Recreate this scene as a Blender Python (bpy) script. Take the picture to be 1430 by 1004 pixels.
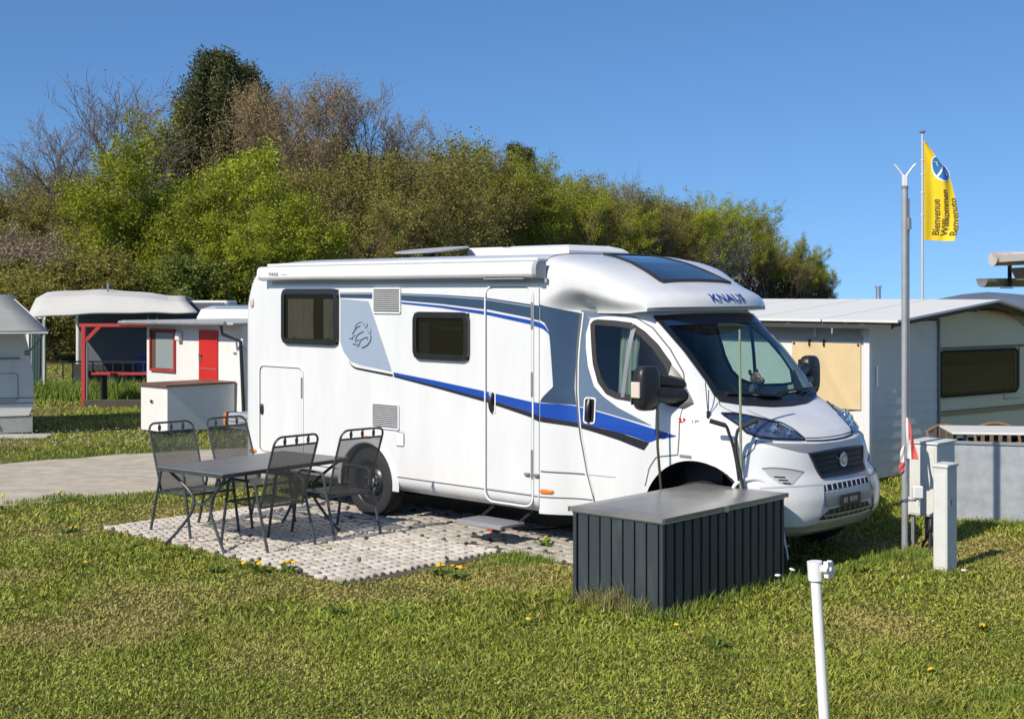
import bpy, bmesh, math, random
import numpy as np
from mathutils import Vector, Matrix
R = math.radians
scene = bpy.context.scene
for o in list(bpy.data.objects): bpy.data.objects.remove(o)

# ---------------------------------------------------------------- camera, sky, sun, exposure
cam_d = bpy.data.cameras.new('camera'); cam = bpy.data.objects.new('camera', cam_d)
scene.collection.objects.link(cam); scene.camera = cam
CAMZ = 2.27
cam.location = (0, 0, CAMZ); cam.rotation_euler = (R(90), 0, 0)
cam_d.sensor_width = 36; cam_d.lens = 36*1890/1430; cam_d.shift_y = -92/1430
cam_d.clip_start = .1; cam_d.clip_end = 30000

SUN_EL = 40.0
SUN_AZ = math.degrees(math.atan2(-.66, -.751))          # compass style: 0 = +Y, clockwise
world = bpy.data.worlds.new('World'); scene.world = world; world.use_nodes = True
wn = world.node_tree; wn.nodes.clear()
sky = wn.nodes.new('ShaderNodeTexSky'); sky.sky_type = 'NISHITA'; sky.sun_disc = False
sky.sun_elevation = R(SUN_EL); sky.sun_rotation = R(SUN_AZ % 360)
sky.altitude = 900; sky.air_density = 1.0; sky.dust_density = 1.0; sky.ozone_density = 3.0
bg = wn.nodes.new('ShaderNodeBackground'); bg.inputs[1].default_value = .128
wo = wn.nodes.new('ShaderNodeOutputWorld')
hs = wn.nodes.new('ShaderNodeHueSaturation'); hs.inputs['Saturation'].default_value = 1.12; tm = wn.nodes.new('ShaderNodeMix'); tm.data_type = 'RGBA'; tm.blend_type = 'MULTIPLY'; tm.inputs[0].default_value = 1; tm.inputs[7].default_value = (.84, .98, 1.09, 1)
tcw = wn.nodes.new('ShaderNodeTexCoord'); va = wn.nodes.new('ShaderNodeVectorMath'); va.operation = 'ADD'; va.inputs[1].default_value = (0, 0, .13); vn = wn.nodes.new('ShaderNodeVectorMath'); vn.operation = 'NORMALIZE'
wn.links.new(tcw.outputs['Generated'], va.inputs[0]); wn.links.new(va.outputs[0], vn.inputs[0]); wn.links.new(vn.outputs[0], sky.inputs[0])   # clear mountain air: little haze low down
wn.links.new(sky.outputs[0], hs.inputs['Color']); wn.links.new(hs.outputs[0], tm.inputs[6]); wn.links.new(tm.outputs[2], bg.inputs[0]); wn.links.new(bg.outputs[0], wo.inputs[0])

sd = bpy.data.lights.new('sun', 'SUN'); sd.energy = 5.0; sd.angle = R(.53); sd.color = (1, .93, .80)
sun = bpy.data.objects.new('sun', sd); scene.collection.objects.link(sun)
ce = math.cos(R(SUN_EL)); a = R(SUN_AZ)
tosun = Vector((math.sin(a)*ce, math.cos(a)*ce, math.sin(R(SUN_EL))))
sun.rotation_euler = tosun.to_track_quat('Z', 'Y').to_euler(); sun.location = (-20, -20, 30)

scene.render.engine = 'CYCLES'
scene.view_settings.view_transform = 'Standard'; scene.view_settings.look = 'None'
scene.view_settings.exposure = 0.05; scene.view_settings.gamma = 1.0
scene.cycles.max_bounces = 8; scene.cycles.transparent_max_bounces = 24

# ---------------------------------------------------------------- helpers
COL = scene.collection
def tag(o, label, cat=None, group=None, kind=None):
    if label: o['label'] = label
    if cat: o['category'] = cat
    if group: o['group'] = group
    if kind: o['kind'] = kind
    return o
def empty(name, loc=(0, 0, 0), rz=0.0, label=None, cat=None, group=None):
    o = bpy.data.objects.new(name, None); COL.objects.link(o)
    o.location = loc; o.rotation_euler = (0, 0, rz); o.empty_display_size = .1
    return tag(o, label, cat, group)
def link(name, me, mat=None, parent=None):
    o = bpy.data.objects.new(name, me); COL.objects.link(o)
    if mat is not None and not me.materials:
        for m in (mat if isinstance(mat, (list, tuple)) else [mat]): me.materials.append(m)
    if parent is not None: o.parent = parent
    return o
def sharp(me, ang=40):
    try: me.set_sharp_from_angle(angle=R(ang))
    except Exception: pass
def mesh(name, V, Fc, mat, parent=None, smooth=False, ang=40):
    me = bpy.data.meshes.new(name)
    me.from_pydata([tuple(map(float, v)) for v in V], [], [tuple(f) for f in Fc]); me.update()
    if smooth:
        me.polygons.foreach_set('use_smooth', [True]*len(me.polygons)); sharp(me, ang)
    return link(name, me, mat, parent)
def npmesh(name, V, Fq, mat, parent=None, smooth=False, attr=None):
    """fast mesh from numpy arrays; Fq (n,3) or (n,4)"""
    me = bpy.data.meshes.new(name); V = np.asarray(V, 'f4'); Fq = np.asarray(Fq, 'i4')
    n, k = Fq.shape
    me.vertices.add(len(V)); me.vertices.foreach_set('co', V.ravel())
    me.loops.add(n*k); me.loops.foreach_set('vertex_index', Fq.ravel())
    me.polygons.add(n); me.polygons.foreach_set('loop_start', np.arange(0, n*k, k, dtype='i4'))
    me.polygons.foreach_set('loop_total', np.full(n, k, 'i4'))
    if smooth: me.polygons.foreach_set('use_smooth', np.ones(n, bool))
    me.update(calc_edges=True)
    if attr is not None:
        for nm, (arr) in attr.items():
            c = me.color_attributes.new(nm, 'FLOAT_COLOR', 'POINT')
            a4 = np.ones((len(V), 4), 'f4'); a4[:, :3] = arr; c.data.foreach_set('color', a4.ravel())
    return link(name, me, mat, parent)
class MB:
    """collects simple solids into ONE mesh"""
    def __init__(s): s.V = []; s.F = []
    def add(s, V, Fc):
        n = len(s.V); s.V += [tuple(v) for v in V]; s.F += [tuple(i+n for i in f) for f in Fc]; return s
    def box(s, x0, x1, y0, y1, z0, z1, M=None, ch=0.0):
        if ch > 0:
            bm = bmesh.new()
            bmesh.ops.create_cube(bm, size=1, matrix=Matrix.Translation(((x0+x1)/2, (y0+y1)/2, (z0+z1)/2)) @ Matrix.Diagonal((x1-x0, y1-y0, z1-z0, 1)))
            bmesh.ops.bevel(bm, geom=list(bm.edges), offset=ch, segments=1, affect='EDGES', profile=.5)
            bm.verts.index_update()
            V = [v.co.copy() for v in bm.verts]; Fc = [[v.index for v in f.verts] for f in bm.faces]; bm.free()
        else:
            V = [Vector(p) for p in ((x0,y0,z0),(x1,y0,z0),(x1,y1,z0),(x0,y1,z0),(x0,y0,z1),(x1,y0,z1),(x1,y1,z1),(x0,y1,z1))]
            Fc = [(0,3,2,1),(4,5,6,7),(0,1,5,4),(1,2,6,5),(2,3,7,6),(3,0,4,7)]
        if M is not None: V = [M @ v for v in V]
        return s.add(V, Fc)
    def tube(s, pts, r, n=8, caps=True):
        pts = [Vector(p) for p in pts]; rs = r if isinstance(r, (list, tuple)) else [r]*len(pts)
        V = []; Fc = []; prev = None
        for i, p in enumerate(pts):
            t = (pts[min(i+1, len(pts)-1)]-pts[max(i-1, 0)]).normalized()
            if prev is None:
                up = Vector((0, 0, 1)) if abs(t.z) < .9 else Vector((1, 0, 0))
                u = t.cross(up).normalized()
            else:
                u = (prev-t*prev.dot(t)).normalized()
            prev = u; w = t.cross(u)
            for k in range(n):
                a = 2*math.pi*k/n; V.append(p+(u*math.cos(a)+w*math.sin(a))*rs[i])
        for i in range(len(pts)-1):
            for k in range(n):
                k2 = (k+1) % n; Fc.append((i*n+k, i*n+k2, (i+1)*n+k2, (i+1)*n+k))
        if caps:
            Fc.append(tuple(range(n-1, -1, -1))); Fc.append(tuple(range((len(pts)-1)*n, len(pts)*n)))
        return s.add(V, Fc)
    def prism(s, poly, vec):
        """closed planar polygon (3d pts) extruded by vec"""
        n = len(poly); P = [Vector(p) for p in poly]; v = Vector(vec)
        V = P+[p+v for p in P]
        Fc = [tuple(range(n-1, -1, -1)), tuple(range(n, 2*n))]+[(i, (i+1) % n, n+(i+1) % n, n+i) for i in range(n)]
        return s.add(V, Fc)
    def lathe(s, prof, M=None, n=20, caps=True):
        """prof = [(r, h)], axis +Z"""
        V = []; Fc = []
        for r, h in prof:
            for k in range(n):
                a = 2*math.pi*k/n; V.append(Vector((r*math.cos(a), r*math.sin(a), h)))
        for i in range(len(prof)-1):
            for k in range(n):
                k2 = (k+1) % n; Fc.append((i*n+k, i*n+k2, (i+1)*n+k2, (i+1)*n+k))
        if caps: Fc.append(tuple(range(n-1, -1, -1))); Fc.append(tuple(range((len(prof)-1)*n, len(prof)*n)))
        if M is not None: V = [M @ v for v in V]
        return s.add(V, Fc)
    def blob(s, c, rx, ry, rz, M=None, nu=14, nv=9, e=1.0):
        """super-ellipsoid"""
        V = []; Fc = []
        f = lambda t: math.copysign(abs(t)**e, t)
        for j in range(nv+1):
            ph = -math.pi/2+math.pi*j/nv
            for k in range(nu):
                th = 2*math.pi*k/nu
                V.append(Vector((rx*f(math.cos(ph))*f(math.cos(th)), ry*f(math.cos(ph))*f(math.sin(th)), rz*f(math.sin(ph)))))
        for j in range(nv):
            for k in range(nu):
                k2 = (k+1) % nu; Fc.append((j*nu+k, j*nu+k2, (j+1)*nu+k2, (j+1)*nu+k))
        if M is not None: V = [M @ v for v in V]
        return s.add([v+Vector(c) for v in V], Fc)
    def build(s, name, mat, parent=None, smooth=False, ang=35):
        return mesh(name, s.V, s.F, mat, parent, smooth, ang)
def rsmp(pts, n):
    """resample polyline to n points by arclength"""
    P = np.array(pts, float); d = np.r_[0, np.cumsum(np.linalg.norm(np.diff(P, axis=0), axis=1))]
    t = np.linspace(0, d[-1], n); return np.stack([np.interp(t, d, P[:, k]) for k in range(P.shape[1])], 1)
def smooth_path(pts, n=6):
    """Catmull-Rom through pts"""
    P = [Vector(p) for p in pts]; out = []
    for i in range(len(P)-1):
        p0 = P[max(i-1, 0)]; p1 = P[i]; p2 = P[i+1]; p3 = P[min(i+2, len(P)-1)]
        for k in range(n):
            t = k/n
            out.append(.5*((2*p1)+(p2-p0)*t+(2*p0-5*p1+4*p2-p3)*t*t+(3*p1-p0-3*p2+p3)*t**3))
    out.append(P[-1]); return out
def copy_tree(o, parent=None):
    c = o.copy(); COL.objects.link(c); c.parent = parent
    for ch in list(o.children): copy_tree(ch, c)
    return c
def text_mesh(name, body, size, mat, parent, M, extrude=.001, align='CENTER', shear=0, bold=0):
    cu = bpy.data.curves.new(name, 'FONT'); cu.body = body; cu.size = size; cu.extrude = extrude
    cu.align_x = align; cu.align_y = 'CENTER'; cu.shear = shear; cu.offset = bold; cu.resolution_u = 3
    t = bpy.data.objects.new(name, cu); COL.objects.link(t)
    dg = bpy.context.evaluated_depsgraph_get(); dg.update()
    me = bpy.data.meshes.new_from_object(t.evaluated_get(dg))
    bpy.data.objects.remove(t); bpy.data.curves.remove(cu)
    me.materials.clear(); me.transform(M); me.name = name
    return link(name, me, mat, parent)

# ---------------------------------------------------------------- materials
MATS = {}
def mat(name, col, rough=.5, metal=0., var=0., scale=8., col2=None, bump=0., bscale=60., spec=.5, coat=0., trans=0., detail=5, coord='Object', stretch=None, thr=None):
    """principled with noise-driven colour variation and fine relief"""
    if name in MATS: return MATS[name]
    m = bpy.data.materials.new(name); m.use_nodes = True; nt = m.node_tree; N = nt.nodes; L = nt.links
    b = N['Principled BSDF']; b.inputs['Roughness'].default_value = rough; b.inputs['Metallic'].default_value = metal
    b.inputs['Specular IOR Level'].default_value = spec; b.inputs['Coat Weight'].default_value = coat
    b.inputs['Coat Roughness'].default_value = .05
    c1 = (*col, 1); b.inputs['Base Color'].default_value = c1
    tc = N.new('ShaderNodeTexCoord'); src = tc.outputs[coord]
    if stretch:
        mp = N.new('ShaderNodeMapping'); mp.inputs['Scale'].default_value = stretch; L.new(src, mp.inputs[0]); src = mp.outputs[0]
    if var > 0 or col2 is not None:
        nz = N.new('ShaderNodeTexNoise'); nz.inputs['Scale'].default_value = scale; nz.inputs['Detail'].default_value = detail
        nz.inputs['Roughness'].default_value = .65; L.new(src, nz.inputs['Vector'])
        rp = N.new('ShaderNodeValToRGB'); lo, hi = thr or (.3, .7)
        rp.color_ramp.elements[0].position = lo; rp.color_ramp.elements[1].position = hi
        if col2 is None:
            rp.color_ramp.elements[0].color = tuple(max(0, c*(1-var)) for c in col)+(1,)
            rp.color_ramp.elements[1].color = tuple(min(1, c*(1+var)) for c in col)+(1,)
        else:
            rp.color_ramp.elements[0].color = c1; rp.color_ramp.elements[1].color = (*col2, 1)
        L.new(nz.outputs['Fac'], rp.inputs[0]); L.new(rp.outputs[0], b.inputs['Base Color'])
        rr = N.new('ShaderNodeMapRange'); rr.inputs[3].default_value = max(.02, rough*.85); rr.inputs[4].default_value = min(1, rough*1.2)
        L.new(nz.outputs['Fac'], rr.inputs[0]); L.new(rr.outputs[0], b.inputs['Roughness'])
    if bump > 0:
        n2 = N.new('ShaderNodeTexNoise'); n2.inputs['Scale'].default_value = bscale; n2.inputs['Detail'].default_value = 4
        L.new(src, n2.inputs['Vector'])
        bp = N.new('ShaderNodeBump'); bp.inputs['Strength'].default_value = bump; bp.inputs['Distance'].default_value = .01
        L.new(n2.outputs['Fac'], bp.inputs['Height']); L.new(bp.outputs[0], b.inputs['Normal'])
    MATS[name] = m; return m
def glass_mat(name, tint, dark=0., rough=.02):
    """thin pane: fresnel reflection over tinted see-through"""
    if name in MATS: return MATS[name]
    m = bpy.data.materials.new(name); m.use_nodes = True; nt = m.node_tree; N = nt.nodes; L = nt.links; N.clear()
    out = N.new('ShaderNodeOutputMaterial'); tr = N.new('ShaderNodeBsdfTransparent'); tr.inputs[0].default_value = (*tint, 1)
    gl = N.new('ShaderNodeBsdfGlossy'); gl.inputs['Roughness'].default_value = rough; gl.inputs[0].default_value = (1, 1, 1, 1)
    fr = N.new('ShaderNodeFresnel'); ge = N.new('ShaderNodeNewGeometry'); im = N.new('ShaderNodeMapRange'); im.inputs[3].default_value = 1.55; im.inputs[4].default_value = 1/1.55; L.new(ge.outputs['Backfacing'], im.inputs[0]); L.new(im.outputs[0], fr.inputs[0])
    mx = N.new('ShaderNodeMixShader'); L.new(fr.outputs[0], mx.inputs[0]); L.new(tr.outputs[0], mx.inputs[1]); L.new(gl.outputs[0], mx.inputs[2])
    L.new(mx.outputs[0], out.inputs[0]); MATS[name] = m; return m
def leaf_mat(name, c1, c2, c3=None, transl=.35, attr=False, rough=.55):
    """leaf: diffuse + translucent, colour varies by place and per copy"""
    if name in MATS: return MATS[name]
    m = bpy.data.materials.new(name); m.use_nodes = True; nt = m.node_tree; N = nt.nodes; L = nt.links
    b = N['Principled BSDF']; b.inputs['Roughness'].default_value = rough; b.inputs['Specular IOR Level'].default_value = .25
    out = N['Material Output']; tl = N.new('ShaderNodeBsdfTranslucent'); mx = N.new('ShaderNodeMixShader'); mx.inputs[0].default_value = transl
    if attr:
        at = N.new('ShaderNodeVertexColor'); at.layer_name = 'tint'; csrc = at.outputs[0]
    else:
        tc = N.new('ShaderNodeTexCoord'); oi = N.new('ShaderNodeObjectInfo')
        nz = N.new('ShaderNodeTexNoise'); nz.inputs['Scale'].default_value = .9; nz.inputs['Detail'].default_value = 6; nz.inputs['Roughness'].default_value = .75
        ad = N.new('ShaderNodeVectorMath'); ad.operation = 'ADD'; L.new(tc.outputs['Object'], ad.inputs[0]); 
        cv = N.new('ShaderNodeCombineXYZ'); mu = N.new('ShaderNodeMath'); mu.operation = 'MULTIPLY'; mu.inputs[1].default_value = 50
        L.new(oi.outputs['Random'], mu.inputs[0]); L.new(mu.outputs[0], cv.inputs[0]); L.new(cv.outputs[0], ad.inputs[1]); L.new(ad.outputs[0], nz.inputs['Vector'])
        rp = N.new('ShaderNodeValToRGB'); e = rp.color_ramp.elements; e[0].position = .32; e[0].color = (*c1, 1); e[1].position = .68; e[1].color = (*c2, 1)
        if c3: k = e.new(.5); k.color = (*c3, 1)
        L.new(nz.outputs['Fac'], rp.inputs[0])
        hs = N.new('ShaderNodeHueSaturation'); mr = N.new('ShaderNodeMapRange'); mr.inputs[3].default_value = .8; mr.inputs[4].default_value = 1.2
        L.new(oi.outputs['Random'], mr.inputs[0]); L.new(mr.outputs[0], hs.inputs['Value']); L.new(rp.outputs[0], hs.inputs['Color']); csrc = hs.outputs[0]
    L.new(csrc, b.inputs['Base Color']); L.new(csrc, tl.inputs[0])
    L.new(b.outputs[0], mx.inputs[1]); L.new(tl.outputs[0], mx.inputs[2]); L.new(mx.outputs[0], out.inputs[0])
    MATS[name] = m; return m

WHITE = mat('white_gelcoat', (.675, .675, .675), .24, var=.055, scale=2.2, coat=.35, bump=.012, bscale=3, stretch=(1.6, 1.6, .3))
WHITEP = mat('white_plastic', (.71, .71, .70), .38, var=.04, scale=6)
BLACKP = mat('black_plastic', (.018, .018, .02), .38, var=.25, scale=30, bump=.05, bscale=300)
RUBBER = mat('rubber', (.022, .022, .023), .75, var=.3, scale=20, bump=.1, bscale=120)
DARK = mat('dark_underbody', (.012, .012, .013), .85, var=.3, scale=5)
SLATE = mat('slate_blue_film', (.034, .060, .108), .25, var=.06, scale=3, coat=.3)
GREYBLUE = mat('grey_blue_film', (.105, .15, .215), .25, var=.05, scale=3, coat=.3)
PALEBLUE = mat('pale_blue_grey_film', (.30, .36, .45), .28, var=.04, scale=3, coat=.2)
BLUE = mat('bright_blue_film', (.008, .058, .34), .22, var=.06, scale=3, coat=.4)
CHARCOAL = mat('charcoal_film', (.02, .02, .024), .3, var=.1, scale=3)
SILVER = mat('silver_metal', (.55, .55, .56), .3, 1., var=.08, scale=20)
CHROME = mat('chrome', (.75, .76, .78), .08, 1.)
GREYPL = mat('grey_plastic', (.20, .20, .215), .45, var=.06, scale=10)
GAP = mat('panel_gap', (.10, .10, .105), .6, var=.1, scale=10)
ORANGE = mat('orange_lens', (.75, .20, .02), .2, var=.15, scale=40, coat=.5)
GALV = mat('galvanised_steel', (.47, .49, .52), .40, .35, var=.16, scale=7, bump=.06, bscale=25)
WOOD = mat('weathered_wood', (.20, .12, .065), .7, var=.35, scale=6, stretch=(1, 8, 8), bump=.15, bscale=30)
# ---------------------------------------------------------------- layout frame: the pitch is laid out square to the motorhome
ANG = math.atan2(-.688, .726); CA, SA = math.cos(ANG), math.sin(ANG)
ORG = (-3.063, 15.13)
def VW(x, y, z=0.0): return (ORG[0]+x*CA-y*SA, ORG[1]+x*SA+y*CA, z)
def VL(X, Y):
    dx, dy = X-ORG[0], Y-ORG[1]; return dx*CA+dy*SA, -dx*SA+dy*CA

# ---------------------------------------------------------------- ground
def noise2(seed, x, y, scale, octv=3):
    rng = np.random.default_rng(seed); out = 0; amp = 1; tot = 0
    for o in range(octv):
        g = rng.random((256, 256)); s = scale*(2**o)
        fx = x*s+37.3*o; fy = y*s+11.7*o; ix = np.floor(fx).astype(int); iy = np.floor(fy).astype(int)
        tx = fx-ix; ty = fy-iy; tx = tx*tx*(3-2*tx); ty = ty*ty*(3-2*ty)
        G = lambda i, j: g[i % 256, j % 256]
        out = out+amp*((G(ix, iy)*(1-tx)+G(ix+1, iy)*tx)*(1-ty)+(G(ix, iy+1)*(1-tx)+G(ix+1, iy+1)*tx)*ty); tot += amp; amp *= .5
    return out/tot
def ground_material():
    m = bpy.data.materials.new('lawn_soil'); m.use_nodes = True; N = m.node_tree.nodes; L = m.node_tree.links
    b = N['Principled BSDF']; b.inputs['Roughness'].default_value = .95; b.inputs['Specular IOR Level'].default_value = .1
    tc = N.new('ShaderNodeTexCoord')
    n1 = N.new('ShaderNodeTexNoise'); n1.inputs['Scale'].default_value = .55; n1.inputs['Detail'].default_value = 8; n1.inputs['Roughness'].default_value = .7
    n2 = N.new('ShaderNodeTexNoise'); n2.inputs['Scale'].default_value = 38; n2.inputs['Detail'].default_value = 5; n2.inputs['Roughness'].default_value = .7
    L.new(tc.outputs['Object'], n1.inputs[0]); L.new(tc.outputs['Object'], n2.inputs[0])
    r1 = N.new('ShaderNodeValToRGB'); e = r1.color_ramp.elements; e[0].position = .36; e[0].color = (.10, .125, .026, 1); e[1].position = .66; e[1].color = (.22, .18, .07, 1)
    r2 = N.new('ShaderNodeValToRGB'); e = r2.color_ramp.elements; e[0].position = .3; e[0].color = (.35, .35, .35, 1); e[1].position = .72; e[1].color = (1.35, 1.35, 1.35, 1)
    mx = N.new('ShaderNodeMix'); mx.data_type = 'RGBA'; mx.blend_type = 'MULTIPLY'; mx.inputs[0].default_value = 1
    L.new(n1.outputs[0], r1.inputs[0]); L.new(n2.outputs[0], r2.inputs[0]); L.new(r1.outputs[0], mx.inputs[6]); L.new(r2.outputs[0], mx.inputs[7])
    L.new(mx.outputs[2], b.inputs['Base Color'])
    bp = N.new('ShaderNodeBump'); bp.inputs['Strength'].default_value = .6; bp.inputs['Distance'].default_value = .03
    L.new(n2.outputs[0], bp.inputs['Height']); L.new(bp.outputs[0], b.inputs['Normal']); return m
gx = np.r_[-9000, -3000, -800, np.linspace(-200, 200, 81), np.linspace(230, 1200, 30), 1700, 3000, 9000]
gy = np.r_[-400, -100, np.linspace(-20, 300, 65), np.linspace(330, 1300, 30), 1800, 2500, 4000, 9000]
def land(x, y):
    r_ = x/y if y > 1 else 0; return -60*sst0(150, 1100, y)*sst0(.232, .262, r_)-60*sst0(900, 2500, y)*(1-sst0(.232, .262, r_))
def sst0(a, b, x):
    t = min(1, max(0, (x-a)/(b-a))); return t*t*(3-2*t)
V = [(x, y, land(x, y)) for y in gy for x in gx]; nx = len(gx)
Fg = [(j*nx+i, j*nx+i+1, (j+1)*nx+i+1, (j+1)*nx+i) for j in range(len(gy)-1) for i in range(nx-1)]
ground = mesh('ground', V, Fg, ground_material()); tag(ground, 'grassy campsite ground under the lawn', kind='structure')

def sheet(name, poly, z, m, label, jitter=0, seed=1):
    """flat sheet with a slightly ragged edge"""
    rnd = random.Random(seed); P = []
    for a_, b_ in zip(poly, poly[1:]+poly[:1]):
        d = math.hypot(b_[0]-a_[0], b_[1]-a_[1]); k = max(1, int(d/.35)) if jitter else 1
        for i in range(k):
            t = i/k; P.append((a_[0]+(b_[0]-a_[0])*t+rnd.uniform(-jitter, jitter), a_[1]+(b_[1]-a_[1])*t+rnd.uniform(-jitter, jitter), z))
    o = mesh(name, P, [tuple(range(len(P)))], m)
    # keep winding upward
    if o.data.polygons[0].normal.z < 0: o.data.flip_normals()
    tag(o, label, kind='structure'); return o
TRACK = mat('gravel_track', (.37, .31, .235), .9, col2=(.53, .46, .36), scale=3.5, bump=.5, bscale=70, detail=10, thr=(.35, .65))
track_poly = [(-16.5, 5.2), (-5.55, 14.35), (-4.55, 15.05), (-2.3, 17.2), (6.5, 24.5), (30, 45), (27, 47.5), (3.0, 26.2), (-3.95, 20.25), (-6.9, 18.0), (-18.5, 8.9)]
sheet('track', track_poly, .005, TRACK, 'pale gravel track running behind the motorhome', .10, 4)
SOIL = mat('dark_joint_soil', (.045, .038, .028), .95, col2=(.095, .08, .055), scale=16, bump=.5, bscale=90)
pave_poly = [VW(.80, -2.13)[:2], VW(4.50, -2.13)[:2], VW(4.50, -.33)[:2], VW(5.35, -.33)[:2], VW(5.35, 2.3)[:2], VW(.80, 2.3)[:2]]
paving = sheet('paving_bed', pave_poly, .006, SOIL, 'bed of pale concrete lattice paving under table and motorhome')

# lattice blocks: octagons, long side across the pitch, staggered rows
CONC = mat('pale_concrete', (.43, .385, .33), .85, col2=(.56, .51, .45), scale=9, bump=.3, bscale=120, thr=(.3, .7), coord='Generated')
def conc_object_mat(name, c1, c2):
    m = bpy.data.materials.new(name); m.use_nodes = True; N = m.node_tree.nodes; L = m.node_tree.links; b = N['Principled BSDF']; b.inputs['Roughness'].default_value = .9
    oi = N.new('ShaderNodeObjectInfo'); g = N.new('ShaderNodeNewGeometry'); nz = N.new('ShaderNodeTexNoise'); nz.inputs['Scale'].default_value = 14; nz.inputs['Detail'].default_value = 6
    L.new(g.outputs['Position'], nz.inputs['Vector'])
    ad = N.new('ShaderNodeMath'); ad.operation = 'MULTIPLY_ADD'; ad.inputs[1].default_value = .45; L.new(oi.outputs['Random'], ad.inputs[0]); 
    mr = N.new('ShaderNodeMath'); mr.operation = 'MULTIPLY'; mr.inputs[1].default_value = .8; L.new(nz.outputs[0], mr.inputs[0]); L.new(mr.outputs[0], ad.inputs[2])
    rp = N.new('ShaderNodeValToRGB'); rp.color_ramp.elements[0].position = .25; rp.color_ramp.elements[0].color = (*c1, 1); rp.color_ramp.elements[1].position = .8; rp.color_ramp.elements[1].color = (*c2, 1)
    L.new(ad.outputs[0], rp.inputs[0]); L.new(rp.outputs[0], b.inputs['Base Color'])
    bp = N.new('ShaderNodeBump'); bp.inputs['Strength'].default_value = .4; bp.inputs['Distance'].default_value = .006; L.new(nz.outputs[0], bp.inputs['Height']); L.new(bp.outputs[0], b.inputs['Normal'])
    return m
CONC = conc_object_mat('pale_concrete_block', (.34, .295, .25), (.60, .54, .47))
CONCD = conc_object_mat('grey_concrete_block', (.19, .17, .145), (.42, .38, .325))
def octo(sx, sy, cut, h, top=.006):
    p = [(sx-cut, -sy), (sx, -sy+cut), (sx, sy-cut), (sx-cut, sy), (-sx+cut, sy), (-sx, sy-cut), (-sx, -sy+cut), (-sx+cut, -sy)]
    Vv = [(x, y, 0) for x, y in p]+[(x, y, h-top) for x, y in p]+[(x*.9, y*.88, h) for x, y in p]
    Ff = [tuple(range(16, 24))]+[(i, (i+1) % 8, 8+(i+1) % 8, 8+i) for i in range(8)]+[(8+i, 8+(i+1) % 8, 16+(i+1) % 8, 16+i) for i in range(8)]
    return Vv, Ff
pm = []
for k, (sx, sy, c) in enumerate(((.056, .035, .024), (.054, .036, .022), (.057, .034, .026))):
    Vv, Ff = octo(sx, sy, c, .032); me = bpy.data.meshes.new('paver_block'); me.from_pydata(Vv, [], Ff); me.update(); me.materials.append(CONC); pm.append(me)
rnd = random.Random(7); spots = []
for i in range(30):
    for j in range(-1, 24):
        x = .80+.065+i*.124; y = -2.13+.04+j*.078+(.039 if i % 2 else 0)
        if x > 4.46 or y > -.36 or y < -2.1: continue
        if rnd.random() < .012: continue
        spots.append((x, y))
spots.sort(key=lambda s: VW(*s)[1])                       # nearest first
rest = MB()
for k, (x, y) in enumerate(spots):
    w = VW(x+rnd.uniform(-.004, .004), y+rnd.uniform(-.004, .004)); zz = .001+rnd.uniform(-.004, .003); rz = ANG+rnd.uniform(-.05, .05)
    if k < 300:
        o = link('paver_block', pm[k % 3], None, paving); o.location = (w[0], w[1], zz); o.rotation_euler = (rnd.uniform(-.02, .02), rnd.uniform(-.02, .02), rz)
    else:
        Vv, Ff = octo(.056, .035, .024, .032); M = Matrix.Translation((w[0], w[1], zz)) @ Matrix.Rotation(rz, 4, 'Z')
        rest.add([M @ Vector(v) for v in Vv], Ff)
o = rest.build('far_paver_blocks', CONC, paving); o['kind'] = 'stuff'
old = MB()                                                # older, grey, half buried blocks along the motorhome
for i in range(31):
    for j in range(12):
        x = .80+.075+i*.148; y = -.33+.05+j*.098+(.049 if i % 2 else 0)
        if rnd.random() < .04: continue
        Vv, Ff = octo(.067, .045, .027, .024+rnd.uniform(-.008, .006)); w = VW(x+rnd.uniform(-.008, .008), y+rnd.uniform(-.008, .008))
        M = Matrix.Translation((w[0], w[1], .001)) @ Matrix.Rotation(ANG+rnd.uniform(-.1, .1), 4, 'Z')
        old.add([M @ Vector(v) for v in Vv], Ff)
o = old.build('old_grey_paver_blocks', CONCD, paving); o['kind'] = 'stuff'

# distant hill beyond the camp
hv = []; hf = []
for i in range(61):
    t = i/60; X = -1500+t*6500; hgt = 4+62*math.exp(-((X-2080)/300)**2)+20*math.exp(-((X-3200)/700)**2)+2*math.sin(X*.013)
    hv += [(X, 5200, -62), (X, 5450, -60+hgt*.75), (X, 5900, -60+hgt)]
for i in range(60):
    for k in range(2): hf.append((i*3+k, (i+1)*3+k, (i+1)*3+k+1, i*3+k+1))
HILL = mat('haze_tinted_hill', (.10, .125, .17), .95, var=.2, scale=.01)  # bluish base colour paints in the haze of distance
o = mesh('hills', hv, hf, HILL, smooth=True); tag(o, 'low hill on the horizon, tinted bluish for haze', kind='structure')

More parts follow.
